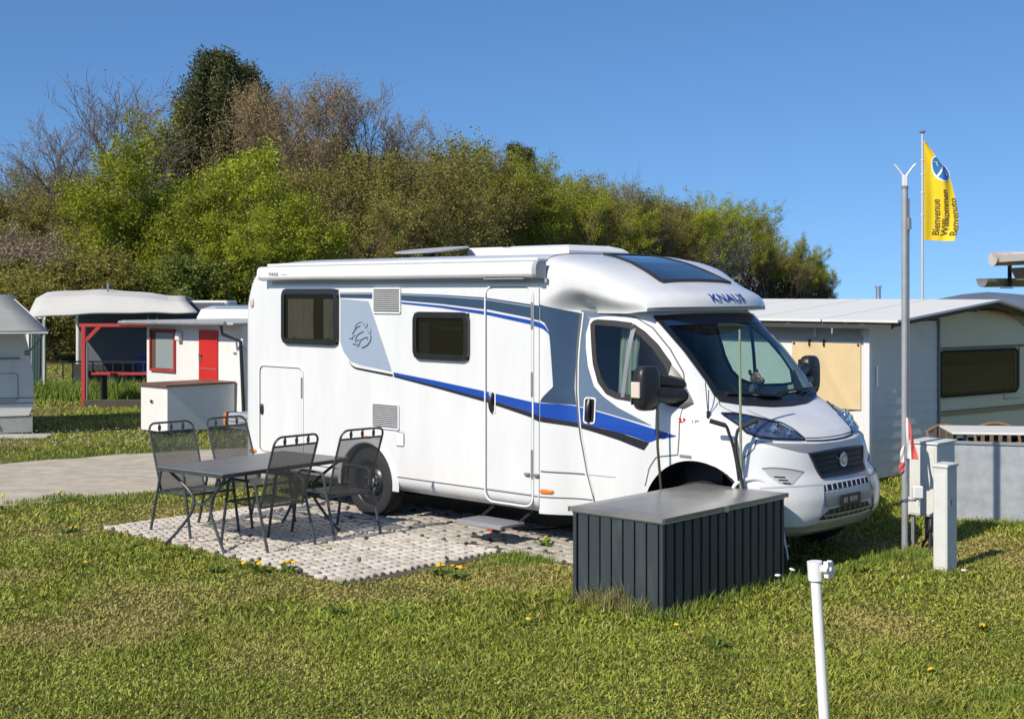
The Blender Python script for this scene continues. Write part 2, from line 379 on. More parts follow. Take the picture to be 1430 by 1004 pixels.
# ---------------------------------------------------------------- lawn
def inpoly(px, py, poly):
    ins = np.zeros(len(px), bool); n = len(poly)
    for i in range(n):
        x1, y1 = poly[i][:2]; x2, y2 = poly[(i+1) % n][:2]
        if y1 == y2: continue
        c = ((y1 > py) != (y2 > py)) & (px < (x2-x1)*(py-y1)/(y2-y1)+x1); ins ^= c
    return ins
rng = np.random.default_rng(11)
def lawn_points(d0, d1, dens, margin=1.6):
    """points per m2 over the ground strip between distances d0 and d1"""
    w0 = .40*d1+margin; n = int(dens*(d1-d0)*2*w0)
    y = rng.uniform(d0, d1, n); x = rng.uniform(-w0, w0, n)
    k = np.abs(x) < .40*y+margin; x, y = x[k], y[k]
    jx = x+(noise2(3, x, y, 2.2)-.5)*.22; jy = y+(noise2(4, x, y, 2.2)-.5)*.22
    bad = inpoly(jx, jy, track_poly) | inpoly(jx, jy, pave_poly)
    lx = (x-ORG[0])*CA+(y-ORG[1])*SA; ly = -(x-ORG[0])*SA+(y-ORG[1])*CA
    bad |= (lx > 5.2) & (lx < 6.6) & (ly > .2) & (ly < 2.2) & (rng.random(len(x)) < .7)
    bad |= (lx > -14) & (ly > 5.75) & (lx < 4.4) & (lx > -2)
    bad |= inpoly(x, y, [(1.05, 9.50), (.47, 10.12), (1.55, 11.3), (2.13, 10.68)])
    return x[~bad], y[~bad]
dandies = []
def blades(x, y, hmul, wmul, one=False, leafy=.0):
    n = len(x); D = np.hypot(x, y)
    patch = noise2(21, x, y, .33, 4); fine = noise2(22, x, y, 2.3, 3); dry = noise2(23, x, y, .75, 4); lush = noise2(24, x, y, .9, 3)
    lx = (x-ORG[0])*CA+(y-ORG[1])*SA; ly = -(x-ORG[0])*SA+(y-ORG[1])*CA
    edge = np.exp(-((np.maximum(0, np.maximum(-2.13-ly, np.maximum(.8-lx, lx-5.4))))/.55)**2)*(lx > -.5)*(lx < 6)*(ly < 0)       # worn turf round the paving
    dryf = np.clip((dry-.48)*5.0+(patch-.5)*1.6+edge*.75+(fine-.5)*1.1, 0, 1)*.85
    h = (.018+.034*rng.random(n)**1.3)*(.75+.9*np.clip((lush-.35)*2.2, 0, 1))*(1-.45*dryf)*hmul
    w = (.0022+.0026*rng.random(n))*wmul
    isl = rng.random(n) < leafy
    h = np.where(isl, h*.62, h); w = np.where(isl, w*1.9, w)
    az = rng.uniform(0, 2*np.pi, n); lean = np.where(isl, rng.uniform(.8, 1.9, n), rng.uniform(.3, 1.7, n))*h
    dx, dy = np.cos(az), np.sin(az); fa = az+rng.uniform(-1.2, 1.2, n)+np.pi/2; px, py = np.cos(fa)*w, np.sin(fa)*w
    z0 = np.full(n, -.002)
    mid = .55; zm = h*.62; zt = h
    b0 = np.stack([x-px, y-py, z0], 1); b1 = np.stack([x+px, y+py, z0], 1)
    mx_, my_ = x+dx*lean*.38, y+dy*lean*.38; ws = np.where(isl, 1.25, .85)
    m0 = np.stack([mx_-px*ws, my_-py*ws, zm], 1); m1 = np.stack([mx_+px*ws, my_+py*ws, zm], 1)
    t = np.stack([x+dx*lean, y+dy*lean, zt], 1)
    g1 = np.array([.18, .235, .026]); g2 = np.array([.34, .36, .06]); st = np.array([.50, .39, .15]); br = np.array([.32, .225, .09])
    r = rng.random(n)[:, None]; col = g1*(1-r)+g2*r
    col = col*(.72+.6*fine[:, None])*rng.uniform(.55, 1.5, n)[:, None]*np.where(isl, .9, 1.)[:, None]
    r2 = rng.random(n)[:, None]; d = (dryf[:, None]*(.35+.8*rng.random(n)[:, None])).clip(0, 1)
    col = col*(1-d)+(st*(1-r2*.7)+br*r2*.7)*d
    odd = (rng.random(n) < .05)[:, None]; col = np.where(odd, st*1.1, col)
    if one:
        Vv = np.stack([b0, b1, t], 1).reshape(-1, 3); idx = np.arange(n)[:, None]*3; Ff = np.concatenate([idx, idx+1, idx+2], 1)
        return Vv, Ff, np.repeat(col, 3, 0)
    Vv = np.stack([b0, b1, m1, m0, t], 1).reshape(-1, 3); idx = np.arange(n)[:, None]*5
    Ff = np.concatenate([idx+np.array(q) for q in ((0, 1, 2), (0, 2, 3), (3, 2, 4))], 0)
    return Vv, Ff, np.repeat(col, 5, 0)
GRASS = leaf_mat('grass_blades', None, None, attr=True, transl=.25, rough=.6)
parts = []
for d0, d1, dens, hm, wm, one, lf in ((6.3, 9.2, 6000, .78, .9, False, .34), (9.2, 12.5, 3100, .85, 1.35, False, .28), (12.5, 17.5, 1350, 1.05, 1.8, False, .2), (17.5, 27, 430, 1.25, 3.0, True, 0), (27, 42, 110, 1.6, 6.0, True, 0)):
    x, y = lawn_points(d0, d1, dens); parts.append(blades(x, y, hm, wm, one, lf))
off = 0; VV = []; FF = []; CC = []
for v_, f_, c_ in parts: VV.append(v_); FF.append(f_+off); CC.append(c_); off += len(v_)
o = npmesh('grass', np.concatenate(VV), np.concatenate(FF), GRASS, attr={'tint': np.concatenate(CC)})
tag(o, 'short patchy green lawn with dry straw coloured spots', 'grass', kind='stuff')
print('grass tris', sum(len(f) for f in FF))

# longer grass along edges, at box and posts, and the rank strip before the far awning
def tuft_points(spec):
    X = []; Y = []; Hh = []; Dr = []
    for (cx, cy, rx, ry, n, h, d) in spec:
        a_ = rng.uniform(0, 2*np.pi, n); r_ = np.sqrt(rng.random(n)); X.append(cx+np.cos(a_)*r_*rx); Y.append(cy+np.sin(a_)*r_*ry); Hh.append(np.full(n, h)*(1-.45*r_)*rng.uniform(.5, 1.15, n)); Dr.append(np.full(n, d))
    return map(np.concatenate, (X, Y, Hh, Dr))
def gpt(u, v): D = 1890*CAMZ/(v-410); return (u-715)/1890*D, D
spec = []
def T(u, v, rx, ry, n, h, d): x_, y_ = gpt(u, v); spec.append((x_, y_, rx, ry, n, h, d))
T(735, 785, .28, .16, 420, .10, .05); T(720, 778, .14, .1, 160, .09, .1)
T(838, 846, .17, .08, 420, .20, .75); T(868, 853, .17, .08, 460, .25, .85); T(895, 861, .13, .07, 240, .17, .6)
for k in range(11): T(928+k*17, 868-k*6, .12, .09, 130, .13, .12)
for k in range(6): T(800+k*18, 842+k*4.5, .09, .05, 60, .09, .3)
T(1265, 780, .2, .12, 220, .14, .1); T(1238, 783, .25, .1, 200, .12, .1); T(1316, 806, .17, .08, 140, .09, .1); T(1295, 795, .12, .1, 120, .13, .15)
for k in range(14): T(1325+k*11, 731+rng.random()*5, .18, .08, 70, .10, .15)
for k in range(9): T(30+k*36, 702-k*2.5+rng.random()*4, .22, .12, 110, .08, .12)
T(90, 697, .25, .15, 180, .10, .05); T(170, 700, .3, .12, 160, .09, .2)
for k in range(20): T(35+k*18, 640-k*.9, .3, .14, 60, .10, .2)
for k in range(26): T(1095+k*8, 815-k*2+rng.random()*8, .1, .08, 40, .08, .05)
T(1410, 975, .22, .16, 330, .09, .0); T(490, 815, .2, .06, 90, .06, .2)
for k in range(7): T(600+k*28, 802-k*4, .14, .05, 60, .06, .25)
for k in range(12): T(150+k*27, 748+k*6.3, .14, .06, 55, .05, .25)
for k in range(24): x_, y_ = rng.uniform(-4, 4), rng.uniform(7, 13.5); spec.append((x_, y_, .16, .13, 90, .07, .1))
# rank strip
for k in range(90):
    spec.append((-10.6+k*.055, 28.6+rng.uniform(-.1, 1.7), .5, .4, 60, .50, .0))
def tall(spec):
    x, y, h, d = tuft_points(spec); n = len(x); lx, ly = VL_np(x, y)
    az = rng.uniform(0, 2*np.pi, n); lean = rng.uniform(.15, .75, n)*h; w = .0028*np.maximum(1, np.hypot(x, y)/9)
    fa = az+np.pi/2+rng.uniform(-.9, .9, n); px, py = np.cos(fa)*w, np.sin(fa)*w; dx, dy = np.cos(az), np.sin(az); z0 = np.full(n, -.003)
    b0 = np.stack([x-px, y-py, z0], 1); b1 = np.stack([x+px, y+py, z0], 1)
    m0 = np.stack([x+dx*lean*.3-px*.8, y+dy*lean*.3-py*.8, h*.62], 1); m1 = np.stack([x+dx*lean*.3+px*.8, y+dy*lean*.3+py*.8, h*.62], 1)
    t = np.stack([x+dx*lean, y+dy*lean, h], 1)
    r = rng.random(n)[:, None]; col = np.array([.12, .20, .022])*(1-r)+np.array([.25, .32, .055])*r
    dd = ((rng.random(n) < d)*rng.uniform(.5, 1, n))[:, None]; col = col*(1-dd)+np.array([.40, .31, .16])*dd
    Vv = np.stack([b0, b1, m1, m0, t], 1).reshape(-1, 3); idx = np.arange(n)[:, None]*5
    Ff = np.concatenate([idx+np.array(q) for q in ((0, 1, 2), (0, 2, 3), (3, 2, 4))], 0)
    return Vv, Ff, np.repeat(col, 5, 0)
def VL_np(x, y): return (x-ORG[0])*CA+(y-ORG[1])*SA, -(x-ORG[0])*SA+(y-ORG[1])*CA
v_, f_, c_ = tall(spec)
o = npmesh('long_grass', v_, f_, GRASS, attr={'tint': c_}); tag(o, 'longer green and dry grass tufts at edges of the lawn', 'grass', kind='stuff')
# ---------------------------------------------------------------- motorhome (local: x forward, y away from the door side, z up)
MHS = 1.01
mh = empty('motorhome', (ORG[0]*MHS, ORG[1]*MHS, 0), ANG, 'white motorhome with blue stripes and long roof awning parked on the paving', 'motorhome')
mh.scale = (MHS, MHS, MHS); YC = 1.17
CAB = [(.27,6.78,.99,5.9,3.2,3.0),(.33,6.89,1.01,5.9,3.2,3.0),(.45,6.95,1.025,5.9,3.2,3.0),(.60,6.96,1.03,5.9,3.1,3.0),
(.72,6.93,1.03,5.9,3.0,2.9),(.80,6.89,1.03,5.9,2.9,2.8),(.95,6.865,1.03,5.9,2.7,2.6),(1.02,6.845,1.03,5.9,2.6,2.5),(1.045,6.80,1.03,5.9,2.6,2.5),
(1.10,6.75,1.03,5.9,2.6,2.5),(1.17,6.65,1.025,5.88,2.7,2.5),(1.24,6.50,1.02,5.8,2.9,2.5),(1.31,6.34,1.015,5.6,3.4,2.7),
(1.36,6.28,1.01,5.4,4.0,2.9),(1.5,6.17,.99,5.25,4.6,3.0),(1.75,5.93,.955,5.0,5.4,3.2),(2.05,5.60,.90,4.72,6.5,3.5),(2.14,5.50,.885,4.7,6.5,3.5)]
CABA = np.array(CAB)
def prm(z): return tuple(np.interp(z, CABA[:, 0], CABA[:, k]) for k in range(1, 6))
def sst(a, b, x):
    t = min(1, max(0, (x-a)/(b-a))); return t*t*(3-2*t)
def half(x, z):
    xf, w, xc, p, q = prm(z); w = 1.17+(w-1.17)*sst(4.55, 4.97, x)
    if x <= xc: return w
    if x >= xf: return 0.0
    return w*(1-((x-xc)/(xf-xc))**q)**(1/p)
def side_pt(a, b, off):                                   # (x, z) on the door side
    x, z = a, b; e = .004
    if x < 4.56: return Vector((x, -off, z))
    y = YC-half(x, z); dy = (YC-half(x+e, z)-y)/e
    n = Vector((dy, -1, 0)).normalized(); return Vector((x, y, z))+n*off
def far_pt(a, b, off):
    p = side_pt(a, b, off); p.y = 2*YC-p.y; return p
def xsurf(y, z):
    xf, w, xc, p, q = prm(z); r = min(1, abs(y-YC)/w); return xc+(xf-xc)*(1-r**p)**(1/q)
def front_pt(a, b, off):                                  # (y, z) on the nose
    y, z = a, b; e = .004; x = xsurf(y, z); d1 = (xsurf(y+e, z)-xsurf(y-e, z))/(2*e); d2 = (xsurf(y, z+e)-xsurf(y, z-e))/(2*e)
    n = Vector((1, -d1, -d2)).normalized(); return Vector((x, y, z))+n*off
def patch(name, A, B, m, parent, surf=side_pt, off=.003, nc=24, nr=4, byidx=False, smooth=True):
    """sheet ruled between curves A and B (2d), laid on the body surface"""
    if byidx:
        f = lambda P: np.stack([np.interp(np.linspace(0, len(P)-1, nc), np.arange(len(P)), np.array(P, float)[:, k]) for k in (0, 1)], 1)
        a_, b_ = f(A), f(B)
    else: a_, b_ = rsmp(A, nc), rsmp(B, nc)
    Vv = []; Ff = []
    for i in range(nc):
        for j in range(nr+1):
            t = j/nr; q = a_[i]*(1-t)+b_[i]*t; Vv.append(surf(q[0], q[1], off))
    for i in range(nc-1):
        for j in range(nr): Ff.append((i*(nr+1)+j, (i+1)*(nr+1)+j, (i+1)*(nr+1)+j+1, i*(nr+1)+j+1))
    return mesh(name, Vv, Ff, m, parent, smooth, 60)
def ring(name, outer, d, m, parent, surf=side_pt, off=.004, thick=.0, n=64, dz=None):
    """frame of width d inside a closed 2d outline; thick lifts it as a solid rim"""
    P = rsmp(list(outer)+[outer[0]], n+1)[:-1]; c = P.mean(0); Vv = []; Ff = []
    tn = np.roll(P, -1, 0)-np.roll(P, 1, 0); nn = np.stack([tn[:, 1], -tn[:, 0]], 1); nn /= np.linalg.norm(nn, axis=1)[:, None]+1e-9
    sgn = -np.sign(((P-c)*nn).sum(1).mean()); I = P+nn*sgn*d
    for k in range(n):
        Vv += [surf(*P[k], .001), surf(*P[k], off+thick), surf(*I[k], off+thick), surf(*I[k], .001)]
    for k in range(n):
        k2 = (k+1) % n
        for j in range(3): Ff.append((k*4+j, k2*4+j, k2*4+j+1, k*4+j+1))
    return mesh(name, Vv, Ff, m, parent, True, 35), I
def strip(name, pts, w, m, parent, surf=side_pt, off=.0035):
    """thin line laid along the surface (panel gap, seam)"""
    P = rsmp(pts, max(3, int(np.linalg.norm(np.diff(np.array(pts, float), axis=0), axis=1).sum()/.03)+2))
    tn = np.gradient(P, axis=0); nn = np.stack([-tn[:, 1], tn[:, 0]], 1); nn /= np.linalg.norm(nn, axis=1)[:, None]+1e-9
    Vv = []
    for p, q in zip(P, nn): Vv += [surf(*(p-q*w/2), off), surf(*(p+q*w/2), off)]
    return mesh(name, Vv, [(2*i, 2*i+2, 2*i+3, 2*i+1) for i in range(len(P)-1)], m, parent, True, 60)
def pip(x, y, poly):
    return bool(inpoly(np.array([x]), np.array([y]), poly)[0])

# --- living box: lofted section, boxy roof corners, rounded rear, wheel arch opening
AX_R, AX_F, WHR = 2.22, 6.10, .35
def section(W, Zt, zb=.30, zm=2.2):
    pts = []
    for k in range(4): t = k/4; pts.append((W-.10*(1-math.sin(t*math.pi/2))**1.6, zb+.15*t))
    zz = list(np.linspace(zb+.15, .95, 16))+list(np.linspace(1.0, zm, 20)); pts += [(W, z) for z in zz]
    for k in range(1, 27):
        th = math.pi/2*k/26; pts.append((W*max(0, math.cos(th))**(2/5.5), zm+(Zt-zm)*math.sin(th)**(2/5.5)))
    return pts
def rear_x(s, z): return s+max(0, (z-1.95)/.65)**2.4*.30*max(0, 1-(s-.1)/.6)
def shell():
    xs = [.10, .105, .12, .145, .18, .22]+list(np.linspace(.26, 4.552, 110)); Vv = []; Ff = []; n = None
    for s_ in xs:
        d = min(1, (s_-.10)/.12); W = YC-.12+.12*math.sqrt(max(0, 1-(1-d)**2)); Zt = 2.60+.02*sst(.1, 1, s_)
        sec = section(W, Zt); pr = [(-y_, z) for y_, z in sec]+[(y_, z) for y_, z in reversed(sec[:-1])]; n = len(pr)
        for y_, z in pr: Vv.append([rear_x(s_, z), YC+y_, z])
    Vv = np.array(Vv); cz = WHR; r = .405
    for i in range(len(xs)-1):
        for j in range(n-1):
            q = (i*n+j, (i+1)*n+j, (i+1)*n+j+1, i*n+j+1); c = Vv[list(q)].mean(0)
            if abs(c[1]-YC) > .9 and (c[0]-AX_R)**2+(c[2]-cz)**2 < r*r: continue
            Ff.append(q)
    used = np.zeros(len(Vv), bool); used[np.array(Ff).ravel()] = True
    cnt = {}
    for f in Ff:
        for a_, b_ in zip(f, f[1:]+f[:1]): k = (min(a_, b_), max(a_, b_)); cnt[k] = cnt.get(k, 0)+1
    for (a_, b_), c in cnt.items():
        if c == 1:
            for v in (a_, b_):
                p = Vv[v]; d = math.hypot(p[0]-AX_R, p[2]-cz)
                if d < r+.06 and p[2] > .3 and abs(p[1]-YC) > .9:
                    p[0] = AX_R+(p[0]-AX_R)*r/d; p[2] = cz+(p[2]-cz)*r/d
    Ff.append(tuple(range(n-1, -1, -1)))
    return mesh('body_shell', Vv, Ff, WHITE, mh, True, 50)
shell()
def arch_flare(cx, r0, r1, y, out, a0, a1, mname='wheel_arch', sgn=-1):
    m_ = MB(); Vv = []; Ff = []; n = 30
    prof = [(r0, .06), (r0, out*-1), (r0+.012, -out-.006), ((r0+r1)/2, -out*.8), (r1, 0.002)]
    for i in range(n+1):
        a_ = R(a0+(a1-a0)*i/n)
        for r_, o_ in prof: Vv.append((cx+r_*math.cos(a_), y-sgn*o_ if sgn > 0 else y+o_, WHR+r_*math.sin(a_)))
    k = len(prof)
    for i in range(n):
        for j in range(k-1): Ff.append((i*k+j, (i+1)*k+j, (i+1)*k+j+1, i*k+j+1))
    return mesh(mname, Vv, Ff, WHITE, mh, True, 40)
arch_flare(AX_R, .400, .47, 0, .022, -6, 186)
# dark underbody and wheel housings
MB().box(.35, 4.9, .16, 2.18, .36, .46).box(.5, 6.4, .35, .47, .22, .36).box(.5, 6.4, 1.87, 1.99, .22, .36).box(4.9, 6.6, .3, 2.04, .30, .40).box(2.1, 2.34, .3, 2.0, .3, .42).build('underbody', DARK, mh)
def housing(cx, y0, y1, r):
    Vv = []; n = 20
    for i in range(n+1):
        a_ = math.pi*i/n
        for y in (y0, y1): Vv.append((cx+r*math.cos(a_), y, WHR+r*math.sin(a_)))
    Ff = [(2*i, 2*i+2, 2*i+3, 2*i+1) for i in range(n)]
    c = len(Vv); Vv.append((cx, y1, WHR)); Ff += [(2*i+1, 2*i+3, c) for i in range(n)]
    return mesh('wheel_housing', Vv, Ff, DARK, mh)
housing(AX_R, .045, .5, .43); housing(AX_F, .17, .55, .545); housing(AX_R, 2.3, 1.85, .43); housing(AX_F, 2.17, 1.8, .545)

# --- wheels
def wheel(cx, y, sgn):
    w = bpy.data.objects.new('wheel', None); COL.objects.link(w); w.parent = mh; w.location = (cx, y, WHR); w.rotation_euler = (R(90) if sgn < 0 else R(-90), 0, 0)
    t = MB().lathe([(.215, -.10), (.30, -.105), (.335, -.09), (.352, -.06), (.352, .06), (.335, .09), (.30, .105), (.225, .10), (.215, .085), (.215, -.10)], n=40, caps=False); t.build('tyre', RUBBER, w, True, 30)
    rim = MB().lathe([(.222, .09), (.216, .098), (.208, .09), (.205, .05), (.195, .035), (.15, .03), (.125, .055), (.10, .06), (.085, .045), (.07, .055), (.001, .055)], n=32, caps=False)
    for k in range(10):
        a_ = 2*math.pi*k/10; rim.lathe([(.02, .028), (.018, .031), (.001, .031)], Matrix.Translation((.172*math.cos(a_), .172*math.sin(a_), .004)), 10)
    rim.build('rim', mat('dark_steel_rim', (.045, .045, .048), .35, .6, var=.2, scale=20), w, True, 35)
    hub = MB().lathe([(.055, .05), (.053, .072), (.03, .085), (.001, .086)], n=18)
    for k in range(5):
        a_ = 2*math.pi*k/5; hub.lathe([(.014, .05), (.013, .074), (.001, .076)], Matrix.Translation((.083*math.cos(a_), .083*math.sin(a_), 0)), 8)
    hub.build('hub', SILVER, w, True, 35)
    return w
wheel(AX_R, .115, -1); wheel(AX_F, .28, -1); wheel(AX_R, 2.225, 1); wheel(AX_F, 2.06, 1)

# --- cab: horizontal slices from the sill to the screen top, openings for screen and door windows
ws_bot = [(.405, 1.405), (.594, 1.364), (.824, 1.336), (1.17, 1.325), (1.516, 1.336), (1.746, 1.364), (1.935, 1.405)]
ws_top = [(.405, 2.052), (.8, 2.062), (1.17, 2.065), (1.54, 2.062), (1.935, 2.052)]
ws_poly = ws_bot+ws_top[::-1]
dwin = [(4.935, 1.975), (4.955, 2.008), (5.0, 2.022), (5.20, 2.014), (5.36, 1.998), (5.49, 1.930), (5.64, 1.815), (5.775, 1.676), (5.89, 1.50), (5.90, 1.43), (5.83, 1.375), (5.70, 1.352), (5.48, 1.336), (5.30, 1.350), (5.187, 1.385), (5.087, 1.475), (5.013, 1.632), (4.96, 1.856)]
def cab_shell():
    zs = list(np.linspace(.30, 1.0, 25))+list(np.linspace(1.02, 1.40, 24))+list(np.linspace(1.425, 2.13, 28)); n1, n2 = 50, 64; Vv = []; Ff = []
    for z in zs:
        xf, w, xc, p, q = prm(z); row = []
        for i in range(n1): row.append((4.551+(xc-4.551)*i/n1, None))
        xs = [r[0] for r in row]
        pts = [(x, half(x, z)) for x in xs]
        xe = xc+(xf-xc)*.88; he = half(xe, z)
        for i in range(n2//2): x = xc+(xe-xc)*i/(n2//2); pts.append((x, half(x, z)))
        for i in range(n2//2+1):
            h = he*(1-i/(n2//2)); x = xc+(xf-xc)*max(0, 1-(h/w)**p)**(1/q); pts.append((x, h))
        Vv += [(x, YC-h, z) for x, h in pts]+[(x, YC+h, z) for x, h in reversed(pts[:-1])]
    n = 2*(n1+n2+1)-1; Vv = np.array(Vv); cz = .36; r = .525
    wsi = [(c[0]+(YC-c[0])*.03, c[1]) for c in ws_poly]; dwi = [(5.40+(a_-5.40)*.955, 1.66+(b_-1.66)*.93) for a_, b_ in dwin]
    for i in range(len(zs)-1):
        for j in range(n-1):
            q = (i*n+j, i*n+j+1, (i+1)*n+j+1, (i+1)*n+j); c = Vv[list(q)].mean(0)
            if abs(c[1]-YC) > .55 and (c[0]-AX_F-.02)**2+(c[2]-cz)**2 < r*r and c[0] < 6.75: continue
            if c[0] > xsurf(.40, min(2.1, c[2]))-.03 and pip(c[1], c[2], wsi): continue
            if abs(c[1]-YC) > .5 and pip(c[0], c[2], dwi): continue
            Ff.append(q)
    cnt = {}
    for f in Ff:
        for a_, b_ in zip(f, f[1:]+f[:1]): k = (min(a_, b_), max(a_, b_)); cnt[k] = cnt.get(k, 0)+1
    for (a_, b_), c in cnt.items():
        if c == 1:
            for v in (a_, b_):
                p = Vv[v]; d = math.hypot(p[0]-AX_F-.02, p[2]-cz)
                if r-.05 < d < r+.05 and p[2] > .28 and abs(p[1]-YC) > .5: p[0] = AX_F+.02+(p[0]-AX_F-.02)*r/d; p[2] = cz+(p[2]-cz)*r/d
    def snap(a_, b_, poly):                               # nearest point of a closed outline
        P = np.array(poly); Q = np.roll(P, -1, 0); d = Q-P; t = (((np.array([a_, b_])-P)*d).sum(1)/(d*d).sum(1)).clip(0, 1); c = P+d*t[:, None]; e = np.hypot(c[:, 0]-a_, c[:, 1]-b_); k = e.argmin(); return c[k], e[k]
    for v in {v for (a_, b_), c in cnt.items() if c == 1 for v in (a_, b_)}:
        x, y, z = Vv[v]
        if z < 1.25 or z > 2.11 or x < 4.6: continue
        if abs(y-YC) > .5:
            c, e = snap(x, z, dwi)
            if e < .05: Vv[v] = (c[0], YC+math.copysign(half(c[0], c[1]), y-YC), c[1]); continue
        c, e = snap(y, z, wsi)
        if e < .06: Vv[v] = (xsurf(c[0], c[1]), c[0], c[1])
    Ff.append(tuple(range(len(Vv)-n, len(Vv))))           # roof of the cab, under the cap
    return mesh('cab_shell', Vv, Ff, WHITE, mh, True, 50)
cab_shell()

# --- roof cap over the cab
def cap_zm(s, zt, zb): k = sst(4.55, 4.9, s); return 2.2*(1-k)+k*(zb+.5*(zt-zb))
def cap():
    ss = list(np.linspace(4.545, 5.55, 26))+[5.60, 5.65, 5.70, 5.73, 5.757, 5.777, 5.788]; Vv = []; Ff = []; n = None
    def W(s): return np.interp(s, [4.54, 4.75, 5.0, 5.2, 5.4, 5.6, 5.79], [1.17, 1.15, 1.09, 1.035, .995, .96, .91])
    def Zt(s): return np.interp(s, [4.54, 4.8, 5.0, 5.2, 5.4, 5.55, 5.65, 5.70, 5.73, 5.757, 5.777, 5.789], [2.615, 2.572, 2.52, 2.447, 2.365, 2.308, 2.272, 2.25, 2.232, 2.205, 2.17, 2.13])
    for s in ss:
        w = W(s); zt = Zt(s); lip = sst(5.5, 5.79, s); zb = 2.075+.02*lip; wb = half(min(s, 5.0), 2.08)-.01 if s < 5.0 else .91
        zm = cap_zm(s, zt, zb); sec = []
        for k in range(14): t_ = k/13; sec.append((wb+(w-wb)*t_*t_*(3-2*t_), zb+(zm-zb)*t_))
        e = np.interp(s, [4.54, 5.0, 5.5], [2/5.5, 2/4.2, 2/4.5])
        for k in range(1, 25): th = math.pi/2*k/24; sec.append((w*max(0, math.cos(th))**e, zm+(zt-zm)*math.sin(th)**e))
        pr = [(-y, z) for y, z in sec]+[(y, z) for y, z in reversed(sec[:-1])]; n = len(pr); bulge = .30*sst(4.9, 5.75, s)
        for y, z in pr: Vv.append((s-bulge*abs(y/1.0)**2.6, YC+y, z))
    for i in range(len(ss)-1):
        for j in range(n-1): Ff.append((i*n+j, (i+1)*n+j, (i+1)*n+j+1, i*n+j+1))
    k = (len(ss)-1)*n; Ff += [(k+j, k+n-1-j, k+n-2-j, k+j+1) for j in range(n//2-1)]
    Ff += [(i*n, i*n+n-1, (i+1)*n+n-1, (i+1)*n) for i in range(len(ss)-1)]
    return mesh('roof_cap', Vv, Ff, WHITE, mh, True, 55), Zt, W
capo, capZ, capW = cap()
def cap_pt(a, b, off):                                    # (x, y) on the sloping cap roof
    x, y = a, b
    def z_at(x, y):
        yy = abs(y-YC); s = x
        for _ in range(6): s = x+.30*sst(4.9, 5.75, s)*yy**2.6
        w = capW(s); zt = capZ(s); zm = cap_zm(s, zt, 2.075+.02*sst(5.5, 5.79, s)); e = np.interp(s, [4.54, 5.0, 5.5], [2/5.5, 2/4.2, 2/4.5])
        c = min(1, (yy/w)**(1/e)) if yy > 0 else 0; return zm+(zt-zm)*max(0, 1-c*c)**(e/2)
    z = z_at(x, y); e_ = .01; n = Vector((-(z_at(x+e_, y)-z)/e_, -(z_at(x, y+e_)-z)/e_, 1)).normalized()
    return Vector((x, y, z))+n*off
sk = patch('skylight', [(4.62, .84), (5.05, .74), (5.40, .66)], [(4.62, 1.50), (5.05, 1.60), (5.40, 1.68)], mat('dark_roof_glass', (.012, .02, .026), .05, coat=1.), mh, cap_pt, .012, 20, 12)
ring('skylight_frame', [(4.60, .825), (5.05, .72), (5.43, .635), (5.43, 1.705), (5.05, 1.62), (4.60, 1.515)], .028, BLACKP, sk, cap_pt, .014, .006, 80)
# crease slots low on the cap, door side
for k, (x0, x1, z0, z1) in enumerate(((5.02, 5.36, 2.30, 2.262), (5.04, 5.37, 2.272, 2.236))):
    pass
# brand lettering on the nose of the cap
def cap_nose(yy, zz):
    lo, hi = 5.2, 5.789
    for _ in range(30):
        m_ = (lo+hi)/2
        if capZ(m_) > zz: lo = m_
        else: hi = m_
    return lo-.30*abs(yy-YC)**2.6
tx = text_mesh('cap_lettering', 'KNAUS', .098, BLUE, mh, Matrix.Identity(4), .0015, bold=.0012)
bm = bmesh.new(); bm.from_mesh(tx.data); bmesh.ops.triangulate(bm, faces=bm.faces); bmesh.ops.subdivide_edges(bm, edges=[e for e in bm.edges if e.calc_length() > .02], cuts=3); bm.to_mesh(tx.data); bm.free()
for v in tx.data.vertices:
    yy = YC+v.co.x*1.62; zz = 2.207+v.co.y*.92; v.co = Vector((cap_nose(yy, zz)+.006+v.co.z, yy, zz+.002))
tx.data.update()

# --- windscreen
GLASSW = glass_mat('screen_glass', (.58, .71, .68)); GLASSD = glass_mat('door_glass', (.55, .70, .66))
FRIT = mat('black_frit', (.012, .013, .014), .12, coat=.6)
wsn = patch('windscreen', ws_bot, ws_top, GLASSW, mh, front_pt, .010, 40, 26)
ring('windscreen_seal', [(y, z) for y, z in ws_bot]+[(y, z) for y, z in ws_top[::-1]], .045, FRIT, wsn, front_pt, .012, .001, 140)
patch('sunband', [(.44, 1.965), (1.17, 1.975), (1.90, 1.965)], [(.44, 2.03), (1.17, 2.04), (1.90, 2.03)], mat('tinted_band', (.01, .03, .09), .1, coat=.5), wsn, front_pt, .013, 30, 2)
# scuttle and wipers
patch('scuttle', [(.42, 1.352), (.62, 1.315), (.9, 1.29), (1.17, 1.284), (1.44, 1.29), (1.72, 1.315), (1.92, 1.352)], [(.405, 1.405), (.594, 1.366), (.824, 1.340), (1.17, 1.33), (1.516, 1.340), (1.746, 1.366), (1.935, 1.405)], BLACKP, mh, front_pt, .012, 40, 4)
for y0, z0, y1, z1 in ((.50, 1.405, 1.18, 1.345), (1.10, 1.375, 1.84, 1.385)):
    p = [front_pt(y0+(y1-y0)*t, z0+(z1-z0)*t+.01*math.sin(math.pi*t), .032) for t in np.linspace(0, 1, 10)]
    wi = MB().tube(p, .010, 6); wi.tube([front_pt(y1-.05, z1, .034), front_pt((y0+y1)/2+.1, (z0+z1)/2-.02, .045), front_pt((y0+y1)/2, (z0+z1)/2+.004, .036)], .012, 6); wi.build('wiper', BLACKP, mh, True)

